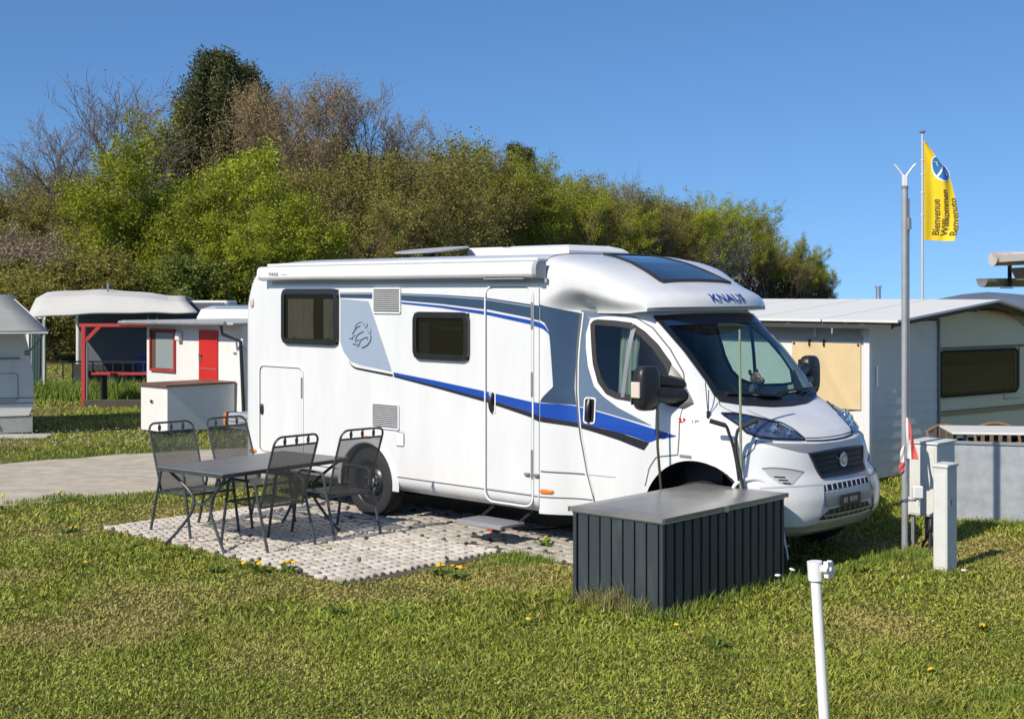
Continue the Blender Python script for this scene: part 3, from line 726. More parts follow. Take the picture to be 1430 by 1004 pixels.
# --- door windows, both sides
for surf, nm in ((side_pt, 'door_window'), (far_pt, 'door_window')):
    Pm = rsmp(dwin+[dwin[0]], 61)[:-1]; c = np.array([5.36, 1.66])
    Vv = [surf(c[0], c[1], .004)]; Ff = []; K = 6
    for k in range(1, K+1):
        for q in Pm: w_ = c+(q-c)*k/K; Vv.append(surf(w_[0], w_[1], .004))
    for i in range(60):
        Ff.append((0, 1+i, 1+(i+1) % 60))
        for k in range(K-1): a_ = 1+k*60; Ff.append((a_+i, a_+60+i, a_+60+(i+1) % 60, a_+(i+1) % 60))
    w_ = mesh(nm, Vv, Ff, GLASSD, mh, True, 60)
    ring('window_seal', dwin, .050, RUBBER, w_, surf, .008, .003, 110)
    patch('window_bar', [(5.355, 1.365), (5.372, 1.99)], [(5.395, 1.365), (5.412, 1.98)], GREYPL, w_, surf, .011, 12, 2)

# --- graphics on the door side
G = mh
patch('upper_stripe', [(1.79, 2.255), (2.30, 2.256)], [(1.79, 2.204), (2.30, 2.197)], SLATE, G, off=.003)
patch('upper_stripe', [(2.735, 2.249), (3.30, 2.236), (3.88, 2.211), (4.457, 2.151), (4.556, 2.139)], [(2.735, 2.183), (3.30, 2.153), (3.88, 2.107), (4.457, 2.030), (4.556, 2.012)], SLATE, G, off=.0075)
for P in ([(1.79, 2.243), (2.30, 2.243)], [(2.735, 2.236), (3.30, 2.221), (3.88, 2.194), (4.457, 2.132)]): strip('pinstripe', P, .008, PALEBLUE, G, off=.009)
patch('blue_pinstripe', [(2.735, 2.165), (3.30, 2.134), (3.88, 2.085), (4.457, 2.010), (4.556, 1.994), (4.60, 1.978), (4.648, 1.895)], [(2.735, 2.150), (3.30, 2.114), (3.88, 2.056), (4.457, 1.972), (4.556, 1.950), (4.60, 1.935), (4.646, 1.885)], BLUE, G, off=.0075, nc=50)
patch('grey_panel', [(1.80, 2.194), (1.795, 1.755), (1.85, 1.647), (1.96, 1.557), (2.11, 1.527)], [(2.235, 2.170), (2.45, 1.755), (2.503, 1.647), (2.551, 1.555), (2.588, 1.478)], PALEBLUE, G, off=.003, byidx=True)
patch('charcoal_line', [(1.93, 1.563), (1.975, 1.520), (2.04, 1.500), (2.602, 1.452)], [(1.93, 1.558), (1.975, 1.505), (2.04, 1.480), (2.602, 1.428)], CHARCOAL, G, off=.003)
patch('blue_stripe', [(2.617, 1.473), (3.25, 1.415), (3.88, 1.350), (4.45, 1.285), (4.556, 1.279)], [(2.622, 1.447), (3.25, 1.368), (3.88, 1.285), (4.45, 1.192), (4.556, 1.164)], BLUE, G, off=.0075, nc=40)
patch('charcoal_stripe', [(2.622, 1.445), (3.25, 1.366), (3.88, 1.283), (4.45, 1.190), (4.556, 1.162)], [(2.625, 1.428), (3.25, 1.345), (3.88, 1.254), (4.45, 1.147), (4.556, 1.114)], CHARCOAL, G, off=.0075, nc=40)
patch('slate_pillar_panel', [(4.562, 2.150), (4.562, 2.013), (4.604, 1.990), (4.640, 1.915), (4.652, 1.81), (4.682, 1.425), (4.585, 1.325), (4.562, 1.287)], [(4.843, 2.076), (4.841, 2.0), (4.840, 1.97), (4.838, 1.9), (4.838, 1.8), (4.848, 1.425), (4.866, 1.31), (4.872, 1.272)], SLATE, G, off=.004, nc=60, nr=24, byidx=True)
patch('blue_stripe', [(4.562, 1.279), (4.72, 1.276), (4.878, 1.262)], [(4.562, 1.160), (4.72, 1.142), (4.905, 1.117)], BLUE, G, off=.003, nc=16, nr=4)
patch('charcoal_stripe', [(4.562, 1.158), (4.72, 1.140), (4.905, 1.115)], [(4.562, 1.114), (4.72, 1.098), (4.908, 1.074)], CHARCOAL, G, off=.003, nc=16, nr=3)
patch('grey_blue_panel', [(4.868, 2.085), (4.862, 1.85), (4.864, 1.63), (4.876, 1.42), (4.895, 1.262), (5.099, 1.236), (5.378, 1.191), (5.69, 1.142)], [(4.925, 2.03), (4.902, 1.89), (4.916, 1.77), (4.952, 1.612), (5.040, 1.443), (5.16, 1.358), (5.325, 1.274), (5.70, 1.143)], GREYBLUE, G, off=.003, nc=60, nr=5, byidx=True)
patch('grey_blue_panel', [(4.868, 2.085), (5.05, 2.082), (5.20, 2.072), (5.29, 2.047)], [(4.925, 2.034), (5.05, 2.048), (5.15, 2.050), (5.285, 2.044)], GREYBLUE, G, off=.003)
patch('blue_stripe', [(4.898, 1.253), (5.099, 1.226), (5.378, 1.181), (5.659, 1.130), (5.95, 1.078)], [(4.925, 1.113), (5.163, 1.086), (5.448, 1.048), (5.672, 1.002), (5.77, 1.040), (5.89, 1.058), (5.95, 1.074)], BLUE, G, off=.003, nc=50)
patch('charcoal_stripe', [(4.925, 1.111), (5.118, 1.089), (5.383, 1.056), (5.672, 1.000)], [(4.926, 1.070), (5.12, 1.038), (5.339, .998), (5.617, .932)], CHARCOAL, G, off=.003)
# line drawing of two swallows on the grey panel (pen strokes)
def swallow(pts, r=.0045):
    k = 220/1430*.001; return pts, r
sw = MB()
def L2(a_, b_):                                           # drawing units -> wall
    return Vector((1.80+(a_-75)*.000727+.0, -.006, 1.985-(b_-150)*.000440*1.02))
for stroke, r in (([(335, 490), (400, 370), (460, 310), (505, 295)], .006), ([(390, 340), (440, 250), (520, 205), (575, 255)], .004), ([(400, 640), (430, 530), (480, 470), (570, 415)], .006),
    ([(450, 770), (490, 690), (520, 610), (650, 540), (660, 600)], .006), ([(540, 780), (640, 730), (710, 640), (735, 540), (720, 470)], .007), ([(275, 580), (350, 585)], .007), ([(350, 705), (430, 710)], .007), ([(330, 560), (400, 500)], .004),
    ([(585, 250), (600, 300), (630, 325), (655, 260), (630, 220)], .0045), ([(660, 380), (680, 430), (715, 445), (735, 380), (710, 340)], .0045), ([(400, 650), (430, 640), (480, 600)], .004), ([(455, 770), (430, 710), (470, 720)], .004)):
    sw.tube(smooth_path([L2(*p) for p in stroke], 5), r, 6)
sw.build('swallow_emblem', mat('emblem_grey', (.12, .155, .21), .4), mh, True)

# --- panel gaps
def rrect(x0, x1, z0, z1, r, n=5):
    P = []
    for cx, cz, a0 in ((x1-r, z1-r, 0), (x0+r, z1-r, 90), (x0+r, z0+r, 180), (x1-r, z0+r, 270)):
        for k in range(n+1): a_ = R(a0+90*k/n); P.append((cx+r*math.cos(a_), cz+r*math.sin(a_)))
    return P
strip('skirt_gap', [(2.66, .449), (4.54, .449)], .010, GAP, mh); strip('skirt_gap', [(.3, .449), (1.80, .449)], .010, GAP, mh)
strip('cab_sill_gap', [(4.56, .449), (4.85, .452), (5.05, .455)], .010, GAP, mh)
strip('corner_seam', [(4.553, .34), (4.553, 2.30)], .006, GAP, mh, off=.002)
strip('pillar_seam', [(4.572, .675), (4.965, .671)], .012, GAP, mh); strip('door_crease', [(4.98, .671), (5.31, .677)], .006, PALEBLUE, mh)
cd = empty('cab_door'); cd.parent = mh
strip('door_gap', [(4.850, 2.075), (4.847, 1.855), (4.852, 1.627), (4.866, 1.418), (4.888, 1.227), (4.922, .985), (4.985, .71), (5.055, .50), (5.075, .43)], .016, GAP, cd, off=.004)
strip('door_edge_trim', [(4.866, 2.075), (4.862, 1.855), (4.866, 1.627), (4.880, 1.418), (4.902, 1.227), (4.936, .985), (4.999, .71), (5.068, .50)], .010, WHITEP, cd, off=.006)
strip('door_gap', [(4.850, 2.095), (5.11, 2.088), (5.368, 2.048), (5.542, 1.957), (5.739, 1.775), (5.895, 1.585), (5.940, 1.47), (5.975, 1.289), (5.98, 1.08), (5.966, .923), (5.745, .888), (5.672, .79), (5.629, .635)], .009, GAP, cd, off=.004)
def bowl_handle(name, x0, x1, z0, z1, parent, surf=side_pt):
    o = patch(name, [(x0, z0), (x1, z0)], [(x0, z1), (x1, z1)], BLACKP, parent, surf, .004, 2, 1)
    ol = rrect(x0-.008, x1+.008, z0-.01, z1+.01, .03); ring('handle_rim', ol, .014, WHITEP, o, surf, .006, .004, 48)
    c = [surf((x0+x1)/2, z0+(z1-z0)*t, .016+.018*math.sin(math.pi*t)) for t in np.linspace(0, 1, 8)]
    MB().tube(c, [.012, .018, .021, .022, .022, .021, .018, .012], 8).build('handle_grip', BLACKP, o, True)
bowl_handle('door_handle', 4.955, 5.075, 1.125, 1.335, cd)

# entry door
ed = empty('entry_door'); ed.parent = mh
ol = [p for p in rrect(3.878, 4.492, .34, 2.325, .10)]
ring('door_frame', ol, .016, WHITEP, ed, side_pt, .004, .008, 120); ring('door_gap', rrect(3.896, 4.474, .36, 2.307, .085), .007, GAP, ed, side_pt, .003, .0, 120)
MB().box(3.905, 4.465, -.0045, -.001, .46, 2.29, ch=.001).build('door_leaf', WHITE, ed)
for z0, z1 in ((1.93, 2.17), (1.33, 1.55), (.60, .86)): MB().box(4.466, 4.488, -.022, -.004, z0, z1, ch=.004).build('hinge', GREYPL, ed)
bowl_handle('door_handle', 3.945, 4.015, 1.16, 1.345, ed)
for x in (4.42, 4.53): MB().box(x-.03, x+.03, -.035, -.002, .625, .65, ch=.008).build('door_stay', GREYPL, ed)

# rear garage hatch
gh = empty('garage_hatch'); gh.parent = mh
ring('hatch_frame', rrect(.392, 1.186, .50, 1.480, .08), .020, WHITEP, gh, side_pt, .003, .006, 110); ring('hatch_gap', rrect(.414, 1.164, .522, 1.458, .065), .008, GAP, gh, side_pt, .003, .0, 110)
MB().blob((.455, -.008, .985), .028, .016, .058, e=.7).build('hatch_lock', BLACKP, gh, True)
MB().box(1.155, 1.178, -.02, -.004, 1.14, 1.36, ch=.004).build('hinge', GREYPL, gh)

# side windows: dark acrylic panes standing proud, curtain behind the rear one
ACR = glass_mat('smoked_acrylic', (.60, .60, .58), rough=.03)
def side_window(x0, x1, z0, z1, curtain):
    w = empty('side_window'); w.parent = mh
    MB().box(x0+.01, x1-.01, -.004, -.001, z0+.01, z1-.01).build('window_backing', mat('dark_cabin', (.02, .019, .018), .8, var=.3, scale=3), w)
    if curtain:
        for (cx0, cx1) in ((x0+.10, x0+.53), (x1-.24, x1-.08)):
            n = 60; Vv = []; Ff = []
            for i in range(n+1):
                t = i/n; x = cx0+(cx1-cx0)*t; y = -.014-.0085*math.sin(t*(cx1-cx0)*95+1.6*math.sin(t*9)); 
                Vv += [(x, y, z0+.06), (x+.012*math.sin(t*11), y, (z0+z1)/2), (x, y, z1-.11)]
            for i in range(n):
                for k in range(2): Ff.append((i*3+k, (i+1)*3+k, (i+1)*3+k+1, i*3+k+1))
            mesh('curtain', Vv, Ff, mat('pale_curtain', (.42, .40, .375), .9, var=.25, scale=9, stretch=(6, 1, .3)), w, True, 80)
    else:
        MB().box(x0+.08, x0+.22, -.012, -.005, z0+.04, z1-.1).box(x0+.34, x1-.10, -.012, -.005, z1-.17, z1-.14).build('blind', mat('cabin_grey', (.06, .06, .062), .7), w)
    p = MB().box(x0+.012, x1-.012, -.028, -.024, z0+.012, z1-.012, ch=.001).build('pane', ACR, w)
    ring('window_frame', rrect(x0, x1, z0, z1, .085), .055, mat('black_window_frame', (.014, .014, .015), .2, coat=.5, var=.2, scale=20), w, side_pt, .020, .016, 120)
    for x in (x0+.22, x1-.16): MB().box(x-.02, x+.02, -.022, -.015, z0+.045, z0+.075).build('catch', BLACKP, w)
side_window(.835, 1.775, 1.712, 2.300, True); side_window(2.925, 3.685, 1.617, 2.073, False)

# fridge vents
def vent(x0, x1, z0, z1):
    v = empty('fridge_vent'); v.parent = mh
    ring('vent_frame', rrect(x0, x1, z0, z1, .018), .016, WHITEP, v, side_pt, .006, .010, 70)
    MB().box(x0+.012, x1-.012, -.0035, -.001, z0+.012, z1-.012).build('vent_backing', GAP, v)
    n = 11
    for k in range(n):
        z = z0+.024+(z1-z0-.048)*(k+.5)/n; M = Matrix.Translation(((x0+x1)/2, -.010, z)) @ Matrix.Rotation(R(-28), 4, 'X')
        MB().box(-(x1-x0)/2+.016, (x1-x0)/2-.016, -.007, .007, -.0022, .0022, M).build('slat', WHITEP, v)
vent(2.312, 2.728, 2.050, 2.306); vent(2.298, 2.705, .908, 1.162)
MB().box(2.656, 2.767, -.012, -.001, .756, .884, ch=.005).build('water_flap', WHITEP, mh); ring('flap_gap', rrect(2.649, 2.774, .749, .891, .024), .006, GAP, mh, side_pt, .003, 0, 50)

# lamps along the side
for x, z in ((.285, .515), (2.217, .80), (4.63, .50)):
    c = side_pt(x, z, .0); o = MB().blob((0, 0, 0), .068, .014, .021, e=.6)
    o = o.build('side_marker', ORANGE, mh, True); o.location = c; o.rotation_euler = (0, 0, math.atan2(side_pt(x+.02, z, 0).y-c.y, .02))
MB().blob((.275, -.004, 2.15), .028, .02, .055, e=.7).build('corner_lamp', mat('pale_lens', (.62, .52, .47), .25, coat=.5), mh, True)
# silver light bar behind the rear wall
rb = MB().box(-.27, .14, .05, 2.29, .72, .90, ch=.015); rb = rb.build('rear_bumper', mat('silver_grey_paint', (.42, .43, .45), .4, .3, var=.05), mh)
for z in (.765, .81, .855): MB().box(-.24, .12, .040, .052, z-.006, z+.006).build('bumper_groove', GREYPL, rb)
MB().box(-.325, -.272, .06, .20, .725, .905, ch=.012).build('lamp_housing', BLACKP, rb); MB().box(-.375, -.327, .055, .16, .74, .89, ch=.015).build('rear_lamp', ORANGE, rb)
# small mud flap / trim under rear corner
MB().box(.2, 1.7, .05, .07, .27, .33).build('rear_skirt_edge', DARK, mh)

# step
st = empty('entry_step'); st.parent = mh
MB().box(3.82, 4.38, -.30, .0, .175, .205, ch=.008).build('tread', GREYPL, st); MB().box(3.82, 4.38, -.318, -.296, .165, .208, ch=.008).build('tread_edge', mat('aluminium', (.62, .62, .63), .35, .8), st)
for x in (3.86, 4.34): MB().tube([(x, -.05, .19), (x+.04, .2, .33)], .015, 6).build('step_arm', DARK, st)

# --- awning cassette
aw = empty('roof_awning'); aw.parent = mh
prof = [(.0, 2.385), (-.055, 2.385), (-.115, 2.400), (-.128, 2.42), (-.131, 2.455), (-.126, 2.495), (-.108, 2.522), (-.075, 2.534), (.0, 2.536)]
def extr(prof, x0, x1, name, m, parent, smooth=True):
    Vv = [(x0, y, z) for y, z in prof]+[(x1, y, z) for y, z in prof]; n = len(prof)
    return mesh(name, Vv, [(i, i+1, n+i+1, n+i) for i in range(n-1)]+[tuple(range(n-1, -1, -1)), tuple(range(n, 2*n))], m, parent, smooth, 28)
extr(prof, .575, 4.585, 'cassette', WHITEP, aw)
extr([(y*1.04-.001 if y < 0 else y, z+(.003 if z > 2.45 else -.003)) for y, z in prof], 4.585, 4.635, 'end_cap', mat('grey_end_cap', (.33, .34, .36), .45), aw)
extr([(y*1.03-.001 if y < 0 else y, z+(.003 if z > 2.45 else -.003)) for y, z in prof], .540, .575, 'end_cap', WHITEP, aw)
MB().box(.66, 4.66, -.020, -.001, 2.345, 2.384).build('wall_rail', mat('rail_grey', (.30, .31, .33), .5), aw)
MB().box(.60, 4.57, -.05, .10, 2.538, 2.566, ch=.01).build('top_rail', WHITEP, aw)
MB().box(3.95, 4.45, -.10, -.06, 2.376, 2.386, ch=.004).build('awning_light', mat('pale_grey', (.5, .5, .5), .4), aw)
text_mesh('awning_lettering', 'THULE', .04, GREYPL, aw, Matrix.Translation((.83, -.1325, 2.452)) @ Matrix.Rotation(R(90), 4, 'X') @ Matrix.Scale(1.4, 4, (1, 0, 0)), .0008, bold=.002)
text_mesh('awning_lettering', 'omnistor', .022, mat('pale_print', (.5, .5, .52), .5), aw, Matrix.Translation((1.02, -.1325, 2.450)) @ Matrix.Rotation(R(90), 4, 'X') @ Matrix.Scale(1.4, 4, (1, 0, 0)), .0008)

# --- roof fittings
rh = empty('roof_hatch'); rh.parent = mh
Vv = []; Ff = []
for (s, z) in ((.0, 2.60), (.0, 2.655), (.05, 2.69), (.14, 2.715)):
    for x, y in ((3.25+s, .75+s), (4.25-s, .75+s), (4.25-s, 1.65-s), (3.25+s, 1.65-s)): Vv.append((x, y, z))
for i in range(3):
    for k in range(4): Ff.append((i*4+k, i*4+(k+1) % 4, (i+1)*4+(k+1) % 4, (i+1)*4+k))
Ff.append((12, 13, 14, 15)); mesh('hatch_dome', Vv, Ff, WHITEP, rh)
sat = empty('satellite_dish'); sat.parent = mh
Mx = Matrix.Translation((2.10, 1.0, 2.675)) @ Matrix.Rotation(R(6), 4, 'X')
MB().lathe([(.001, -.005), (.28, .012), (.40, .03), (.40, .042), (.28, .024), (.001, .008)], Mx, 28).build('dish', mat('dish_grey', (.36, .36, .36), .5), sat, True)
MB().tube([(2.1, 1.0, 2.60), (2.1, 1.0, 2.67)], .05, 10).build('mount', BLACKP, sat); 
MB().box(2.25, 2.80, 1.35, 1.75, 2.60, 2.735, ch=.03).build('air_conditioner', WHITEP, mh)
SILP0 = mat('bumper_step_grey', (.45, .45, .46), .4)
# --- nose: headlamps, grille, bumper
def nose_side(sg):                                        # sg = -1 door side, +1 far side
    Y = lambda y: y if sg < 0 else 2*YC-y
    top = [(.335, 1.268), (.424, 1.265), (.568, 1.229), (.714, 1.184), (.755, 1.135), (.790, 1.050)]; bot = [(.329, 1.245), (.345, 1.118), (.397, 1.085), (.50, 1.066), (.646, 1.054), (.76, 1.046)]
    h = patch('headlamp', [(Y(y), z) for y, z in bot], [(Y(y), z) for y, z in top], mat('lamp_interior', (.30, .34, .42), .12, .8, var=.7, scale=14), mh, front_pt, .004, 26, 8, byidx=True)
    ol = [(Y(y), z) for y, z in bot+top[::-1]]
    ring('lamp_rim', ol, .014, FRIT, h, front_pt, .006, .006, 80)
    for y, z, r in ((.43, 1.165, .055), (.57, 1.135, .060), (.67, 1.105, .040)):
        n_ = (front_pt(Y(y), z, 1)-front_pt(Y(y), z, 0)); M = Matrix.Translation(front_pt(Y(y), z, .003)) @ Vector((.9, n_.y*.3, .1)).to_track_quat('Z', 'Y').to_matrix().to_4x4()
        MB().lathe([(r, .004), (r*.98, .012), (r*.6, .004), (r*.25, .001), (.001, .0)], M, 18).build('reflector', CHROME, h, True)
    patch('lamp_strip', [(Y(.36), 1.245), (Y(.40), 1.20)], [(Y(.50), 1.235), (Y(.47), 1.19)], CHROME, h, front_pt, .010, 6, 3)
    patch('lamp_cover', [(Y(y), z) for y, z in bot], [(Y(y), z) for y, z in top], glass_mat('lamp_clear', (.86, .88, .92)), h, front_pt, .022, 26, 8, byidx=True)
    # fog lamp pocket with slits
    f = patch('bumper_pocket', [(Y(.352), .845), (Y(.372), .795), (Y(.417), .735), (Y(.506), .725)], [(Y(.40), .852), (Y(.50), .838), (Y(.60), .822), (Y(.645), .808)], mat('pocket_grey', (.42, .42, .43), .5), mh, front_pt, .004, 16, 5, byidx=True)
    for k in range(3): strip('slit', [(Y(.40+.02*k), .785-.024*k), (Y(.475+.01*k), .778-.024*k)], .010, BLACKP, f, front_pt, .007)
    strip('pocket_edge', [(Y(.345), .85), (Y(.41), .856), (Y(.52), .842), (Y(.65), .812)], .010, GREYPL, f, front_pt, .006)
    strip('bonnet_gap', [(Y(.79), 1.046), (Y(.755), 1.14), (Y(.714), 1.19), (Y(.568), 1.235), (Y(.43), 1.272), (Y(.40), 1.33), (Y(.43), 1.375)], .007, GAP, mh, front_pt, .004)
    strip('bumper_gap', [(Y(.385), 1.07), (Y(.33), 1.0), (Y(.27), .93)], .006, GAP, mh, front_pt, .003)
for sg in (-1, 1):
    Y = lambda y: y if sg < 0 else 2*YC-y
    patch('bumper_corner_panel', [(Y(.30), .40), (Y(.45), .395), (Y(.60), .39), (Y(.72), .40)], [(Y(.30), .692), (Y(.45), .700), (Y(.62), .698), (Y(.80), .692)], WHITE, mh, front_pt, .014, 24, 8, byidx=True)
    strip('bumper_step', [(Y(.30), .700), (Y(.45), .708), (Y(.62), .706), (Y(.80), .700)], .012, SILP0, mh, front_pt, .010)
patch('bonnet_panel', [(.80, 1.066), (1.0, 1.056), (1.17, 1.054), (1.34, 1.056), (1.54, 1.066)], [(.56, 1.285), (.85, 1.272), (1.17, 1.268), (1.49, 1.272), (1.78, 1.285)], WHITE, mh, front_pt, .009, 40, 14, byidx=True)
nose_side(-1); nose_side(1)
strip('bonnet_gap', [(.79, 1.046), (1.0, 1.034), (1.17, 1.032), (1.34, 1.034), (1.55, 1.046)], .012, BLACKP, mh, front_pt, .003)
SILP = mat('silver_bumper_paint', (.30, .305, .325), .35, .25, var=.04, coat=.3)
patch('silver_nose_band', [(.39, 1.062), (.50, 1.040), (.70, 1.030), (.85, 1.020), (1.17, 1.016), (1.49, 1.020), (1.64, 1.030), (1.84, 1.040), (1.95, 1.062)], [(.40, 1.045), (.52, 1.005), (.66, .968), (.73, .958), (1.17, .972), (1.61, .958), (1.68, .968), (1.82, 1.005), (1.94, 1.045)], SILP, mh, front_pt, .004, 50, 5, byidx=True)
gr = patch('grille', [(.735, .952), (1.17, .966), (1.605, .952)], [(.815, .748), (1.17, .742), (1.525, .748)], mat('grille_black', (.008, .008, .009), .5), mh, front_pt, .004, 30, 8)
ring('grille_frame', [(.735, .952), (.95, .961), (1.17, .966), (1.39, .961), (1.605, .952), (1.525, .748), (1.17, .742), (.815, .748)], .014, BLACKP, gr, front_pt, .006, .010, 90)
for k in range(4):
    z = .79+.042*k; w = .36+.018*k; a_ = [(YC-w, z), (YC, z+.004), (YC+w, z)]; b_ = [(YC-w, z+.016), (YC, z+.02), (YC+w, z+.016)]
    patch('grille_slat', a_, b_, mat('grille_slat_black', (.006, .006, .007), .55, spec=.25), gr, front_pt, .012, 24, 1)
eb = front_pt(YC, .868, .022); M = Matrix.Translation(eb) @ Matrix.Rotation(R(90), 4, 'Y')
MB().lathe([(.058, -.012), (.064, .0), (.056, .008), (.046, .006)], M, 30).build('emblem_ring', CHROME, gr, True)
MB().lathe([(.047, -.004), (.046, .006), (.001, .009)], M, 26).build('emblem_disc', mat('emblem_blue_grey', (.30, .37, .52), .25, .3), gr, True)
for k in (-1.5, -.5, .5, 1.5): MB().box(eb.x+.008, eb.x+.012, YC+k*.016-.003, YC+k*.016+.003, .85, .886).build('emblem_bar', CHROME, gr)
lg = patch('bumper_intake', [(.815, .652), (1.17, .650), (1.525, .652)], [(.815, .696), (1.17, .698), (1.525, .696)], mat('grille_black', (.008, .008, .009)), mh, front_pt, .004, 24, 2)
for k in range(10): y = .83+k*.0755; patch('intake_rib', [(y, .652), (y, .696)], [(y+.018, .652), (y+.018, .696)], WHITEP, lg, front_pt, .010, 2, 1)
lo = patch('lower_intake', [(.735, .425), (.9, .415), (1.17, .413), (1.44, .415), (1.605, .425)], [(.86, .498), (1.0, .502), (1.17, .503), (1.34, .502), (1.48, .498)], mat('grille_black', (.008, .008, .009)), mh, front_pt, .004, 30, 4)
strip('intake_bar', [(.79, .455), (1.17, .452), (1.55, .455)], .016, SILP, lo, front_pt, .012)
for k in range(9): y = .84+k*.0825; patch('intake_rib', [(y, .42), (y, .498)], [(y+.012, .42), (y+.012, .498)], SILP, lo, front_pt, .009, 2, 1)
patch('bumper_centre', [(.80, .518), (1.17, .516), (1.54, .518)], [(.80, .636), (1.17, .634), (1.54, .636)], SILP, mh, front_pt, .003, 24, 4)
patch('bumper_lip', [(.33, .30), (.6, .292), (1.17, .29), (1.74, .292), (2.01, .30)], [(.36, .40), (.70, .392), (1.17, .392), (1.64, .392), (1.98, .40)], SILP, mh, front_pt, .003, 40, 3)
# number plate (dark, its characters too small to read)
pl = MB().box(6.962, 6.976, YC-.155, YC+.155, .506, .600, ch=.003).build('number_plate', BLACKP, mh)
for k, (y, w) in enumerate(((-.105, .022), (-.075, .022), (-.005, .02), (.025, .02), (.055, .02), (.085, .02))): MB().box(6.9765, 6.978, YC+y-w/2, YC+y+w/2, .535, .575).build('plate_character', mat('plate_grey', (.33, .33, .34), .5), pl)
# side badge of engine size and power
text_mesh('engine_badge', '2.3', .05, mat('badge_red', (.5, .02, .02), .3), mh, Matrix.Translation((6.0, YC-half(6.0, 1.205)-.004, 1.205)) @ Matrix.Rotation(R(14), 4, 'Z') @ Matrix.Rotation(R(90), 4, 'X'), .001, bold=.003)
text_mesh('engine_badge', '130', .042, GREYPL, mh, Matrix.Translation((6.115, YC-half(6.115, 1.203)-.006, 1.203)) @ Matrix.Rotation(R(20), 4, 'Z') @ Matrix.Rotation(R(90), 4, 'X'), .001, bold=.001)
patch('side_badge', [(5.985, .905), (6.10, .903)], [(5.985, .928), (6.10, .926)], GREYPL, mh, side_pt, .005, 6, 1)
ab = side_pt(6.19, 1.25, .010); MB().box(ab.x-.012, ab.x+.012, ab.y-.012, ab.y+.012, ab.z-.03, ab.z+.04, ch=.004).tube([ab, ab+Vector((-.05, .03, .27))], .004, 5).tube([ab, ab+Vector((-.01, .02, .21))], .004, 5).build('radio_antenna', BLACKP, mh)

# --- mirrors
for sg in (-1, 1):
    Y = lambda y: y if sg < 0 else 2*YC-y
    mi = empty('wing_mirror'); mi.parent = mh
    M = Matrix.Rotation(R(6*sg), 4, 'Z')
    MB().blob((5.82, Y(-.09), 1.475), .075, .125, .185, M, 18, 12, .55).build('housing', BLACKP, mi, True)
    MB().box(5.742, 5.748, min(Y(-.20), Y(-.01)), max(Y(-.20), Y(-.01)), 1.34, 1.62, ch=.002).build('mirror_glass', mat('mirror', (.7, .72, .74), .03, 1.), mi)
    MB().tube([(5.84, Y(.00), 1.43), (5.89, Y(.12), 1.41), (5.93, Y(.25), 1.40)], [.075, .07, .07], 12).tube([(5.83, Y(.0), 1.545), (5.87, Y(.14), 1.52), (5.90, Y(.27), 1.49)], [.06, .055, .055], 10).build('arm', BLACKP, mi, True)
    b = [(5.79, 1.655), (5.885, 1.565), (6.035, 1.345), (5.985, 1.305), (5.80, 1.33)]
    patch('base', [(5.79, 1.655), (5.885, 1.565), (6.035, 1.345)], [(5.79, 1.34), (5.88, 1.315), (5.985, 1.303)], BLACKP, mi, side_pt if sg < 0 else far_pt, .016, 14, 8, byidx=True)
    MB().box(5.765, 5.855, min(Y(-.232), Y(-.21)), max(Y(-.232), Y(-.21)), 1.40, 1.53, ch=.006).build('indicator', mat('clear_orange_lens', (.66, .55, .47), .2, coat=.5), mi)

# --- cab interior
CABIN = mat('cabin_plastic', (.028, .03, .033), .6, var=.2, scale=8)
ci = empty('cab_interior'); ci.parent = mh
MB().box(4.60, 4.64, .14, 2.2, .45, 2.06).build('dark_backdrop', mat('cabin_shadow', (.02, .021, .023), .9, var=.1), ci)  # added dark panel, stands in for the unlit space behind the cab
MB().prism([(5.80, .50, .6), (6.16, .50, .6), (6.16, .50, 1.315), (6.02, .50, 1.335), (5.80, .50, 1.25), (5.72, .50, 1.10)], (0, 1.34, 0)).build('dashboard', CABIN, ci)
MB().prism([(5.95, .60, 1.33), (5.78, .60, 1.30), (5.74, .60, 1.12), (5.95, .60, 1.12)], (0, .5, 0)).build('instrument_hood', CABIN, ci)
Msw = Matrix.Translation((5.62, 1.62, 1.22)) @ Matrix.Rotation(R(-58), 4, 'Y')
pts = [Msw @ Vector((.19*math.cos(a_), .19*math.sin(a_), 0)) for a_ in np.linspace(0, 2*math.pi, 25)]
sw_ = MB().tube(pts, .015, 6, False)
for a_ in (0, 2.1, 4.2): sw_.tube([Msw @ Vector((0, 0, 0)), Msw @ Vector((.18*math.cos(a_), .18*math.sin(a_), 0))], .018, 6)
sw_.build('steering_wheel', BLACKP, ci, True)
SEAT = mat('seat_fabric', (.04, .042, .046), .9, var=.2, scale=30)
for y in (.62, 1.72):
    s_ = MB(); s_.box(4.95, 5.45, y-.24, y+.24, .80, .96, ch=.05); M = Matrix.Translation((5.0, y, .92)) @ Matrix.Rotation(R(-10), 4, 'Y'); s_.box(-.07, .07, -.24, .24, 0, .62, M, .05); s_.box(-.05, .05, -.13, .13, .66, .86, M, .04)
    s_.build('cab_seat', SEAT, ci, True)
# light curtain drawn back beside the seat on the door side
n = 40; Vv = []; Ff = []
for i in range(n+1):
    t = i/n; x = 5.16+.20*t; y = .36+.018*math.sin(t*26); Vv += [(x, y, 1.36), (x+.01, y+.01, 1.7), (x, y+.05, 1.98)]
for i in range(n):
    for k in range(2): Ff.append((i*3+k, (i+1)*3+k, (i+1)*3+k+1, i*3+k+1))
mesh('cab_curtain', Vv, Ff, mat('pale_curtain', (.55, .53, .50), .9, var=.1, scale=20), ci, True, 80)
MB().box(5.50, 5.56, 1.05, 1.30, 1.93, 1.99, ch=.01).build('rear_view_mirror', BLACKP, ci)
